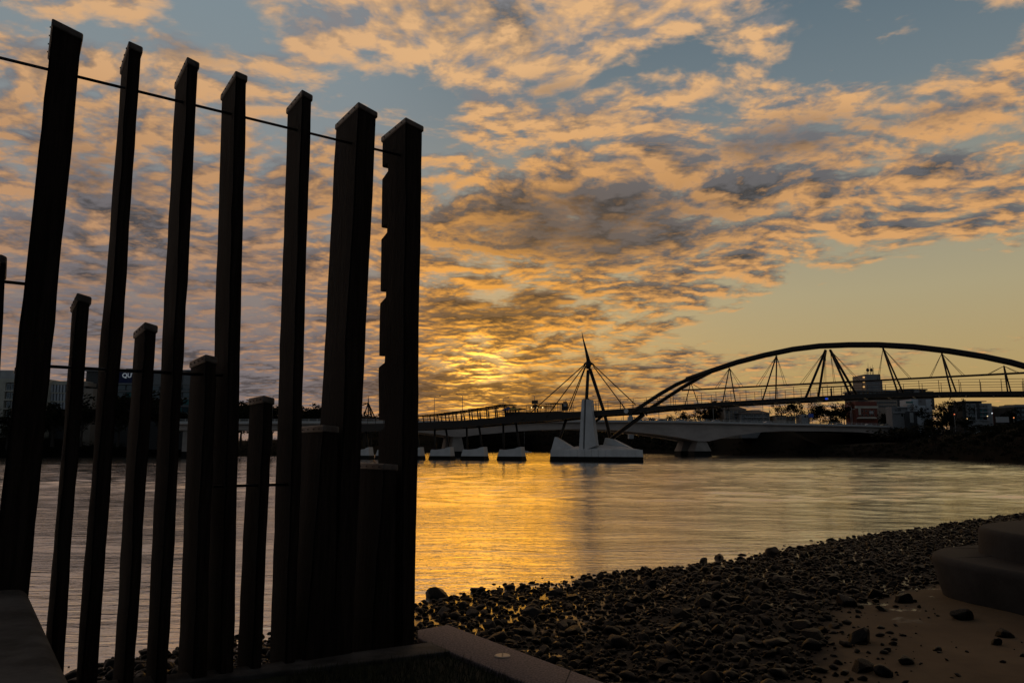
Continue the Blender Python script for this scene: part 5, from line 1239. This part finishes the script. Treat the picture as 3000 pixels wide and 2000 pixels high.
# lamps burning on the right bank
for px, py, colr, lab in ((2796, 1213, (1, .25, .1), "red lamp in the trees left of the balcony block"), (2833, 1226, (1, .6, .25), "warm lamp at the foot of the balcony block"), (2893, 1218.5, (1, .75, .4), "lamp on the lowest balcony"), (2906.5, 1210, (.9, .95, 1), "white lamp on the corner of the balcony block"), (2970, 1223, (1, .35, .12), "orange lamp near the right edge")):
    p = on_y(px, py, 296); m_ = mat("lamp_" + lab[:8] + str(px), colr, .5, 0, emit=(colr, 1.1))
    t_ = thing("bank_lamp", lab, "lamp", p, 0, "lamps on the right bank"); link("bulb", fix(mesh("bulb", *tube_geo([(0, 0, -.15), (0, 0, .15)], .2, 8), m_)), t_)
    zg = 8.0; link("pole", fix(mesh("pole", *tube_geo([(0, .1, zg - p.z), (0, .1, -.16)], .06, 5), LAMPM)), t_)
# orange gangway and piles by the jetty
ORG = mat("orange_paint", (0.40, 0.09, 0.02), 0.6, 0.2, 1)
gw = thing("gangway", "orange lattice gangway at the jetty near the right edge", "gangway")
yv = on_z(2915, 1347, 0).y
g0, g1, h0, h1 = on_y(2893, 1343, yv), on_y(2934, 1341, yv), on_y(2890, 1318, yv), on_y(2935, 1315, yv)
for dy in (0, 1.6):
    o_ = Vector((0, dy, 0)); tube("chord", [g0 + o_, g1 + o_], .12, ORG, gw, 5); tube("chord", [h0 + o_, h1 + o_], .12, ORG, gw, 5)
    for k in range(6):
        f = k / 5; tube("upright", [g0.lerp(g1, f) + o_, h0.lerp(h1, f) + o_], .09, ORG, gw, 5)
        if k < 5: tube("diagonal", [h0.lerp(h1, f) + o_, g0.lerp(g1, f + .2) + o_], .08, ORG, gw, 5)
tube("support_leg", [g0 + Vector((0, .8, 0)), Vector((g0.x, g0.y + .8, -1))], .15, ORG, gw, 5); tube("support_leg", [g1 + Vector((0, .8, 0)), Vector((g1.x, g1.y + .8, -1))], .15, ORG, gw, 5)
pl = thing("mooring_post", "bent orange mooring post right of the gangway", "post")
tube("post", [on_y(2971, 1345, yv), on_y(2972, 1322, yv), on_y(2969, 1317, yv), on_y(2962, 1317, yv)], .3, ORG, pl, 8)
# little yacht moored beyond the approach piers
yt = thing("moored_yacht", "small white yacht with bare mast moored behind the approach piers", "boat")
yv = on_z(1545, 1324.8, 0).y; a, b_ = on_y(1530, 1324, yv), on_y(1558, 1324, yv); L = b_.x - a.x; cx = (a.x + b_.x) / 2
V = []
for (f, w, zk) in ((-.5, .35, .1), (-.2, .75, -.2), (.2, .75, -.2), (.42, .35, .0), (.5, .02, .3)):
    for s_ in (-1, 1): V += [(cx + L * f, yv + s_ * w * L * .16, L * .085), (cx + L * f * .92, yv + s_ * w * L * .1, -.3)]
F = []
for i in range(4): k = i * 4; F += [(k, k + 4, k + 5, k + 1), (k + 2, k + 3, k + 7, k + 6), (k, k + 2, k + 6, k + 4)]
F.append((0, 1, 3, 2)); HULL = mat("hull_white", (0.6, 0.6, 0.62), .4, .05)
link("hull", fix(mesh("hull", V, F, HULL)), yt); box("cabin", (cx - L * .22, yv - L * .07, L * .08), (cx + L * .15, yv + L * .07, L * .15), HULL, yt, .1)
m0 = on_y(1536, 1262, yv); tube("mast", [(m0.x, yv, L * .1), (m0.x, yv, m0.z)], .12, BW["grey"], yt, 6); tube("boom", [(m0.x, yv, L * .2), (m0.x + L * .35, yv, L * .2)], .1, BW["grey"], yt, 5)

# ------------------------------------------------------------------ unseen trees added behind the photographer to shade the terrace and the beach
for i, (x_, y_, hh, w) in enumerate(((6.5, -8.0, 15, 1.2), (-2.0, -10.5, 16, 1.2), (15, -5, 15, 1.2), (25, -1.5, 14, 1.2), (1.5, -12.0, 6, 1.0), (9, -16, 18, 1.2), (12, -9.5, 6, 1.0), (22, -5.0, 6, 1.0))):
    cr, tr = crown_mesh(400 + i, "low" if hh < 10 else "round", 12000, .03)
    t_ = thing("added_shade_tree", "unseen big leafy tree added for shade, %s" % ("behind the photographer to the right", "right behind the photographer", "behind the stepped seat", "far right of the stepped seat", "low and broad, close behind the photographer", "tallest of the row, farthest back", "low and broad, between the photographer and the seat", "low and broad, right of the stepped seat")[i], "tree", (x_, y_, 1.0), i * 1.3, "shade trees added behind the photographer")
    t_.scale = (hh * w, hh * w, hh); link("crown", cr, t_); link("trunk", tr, t_)
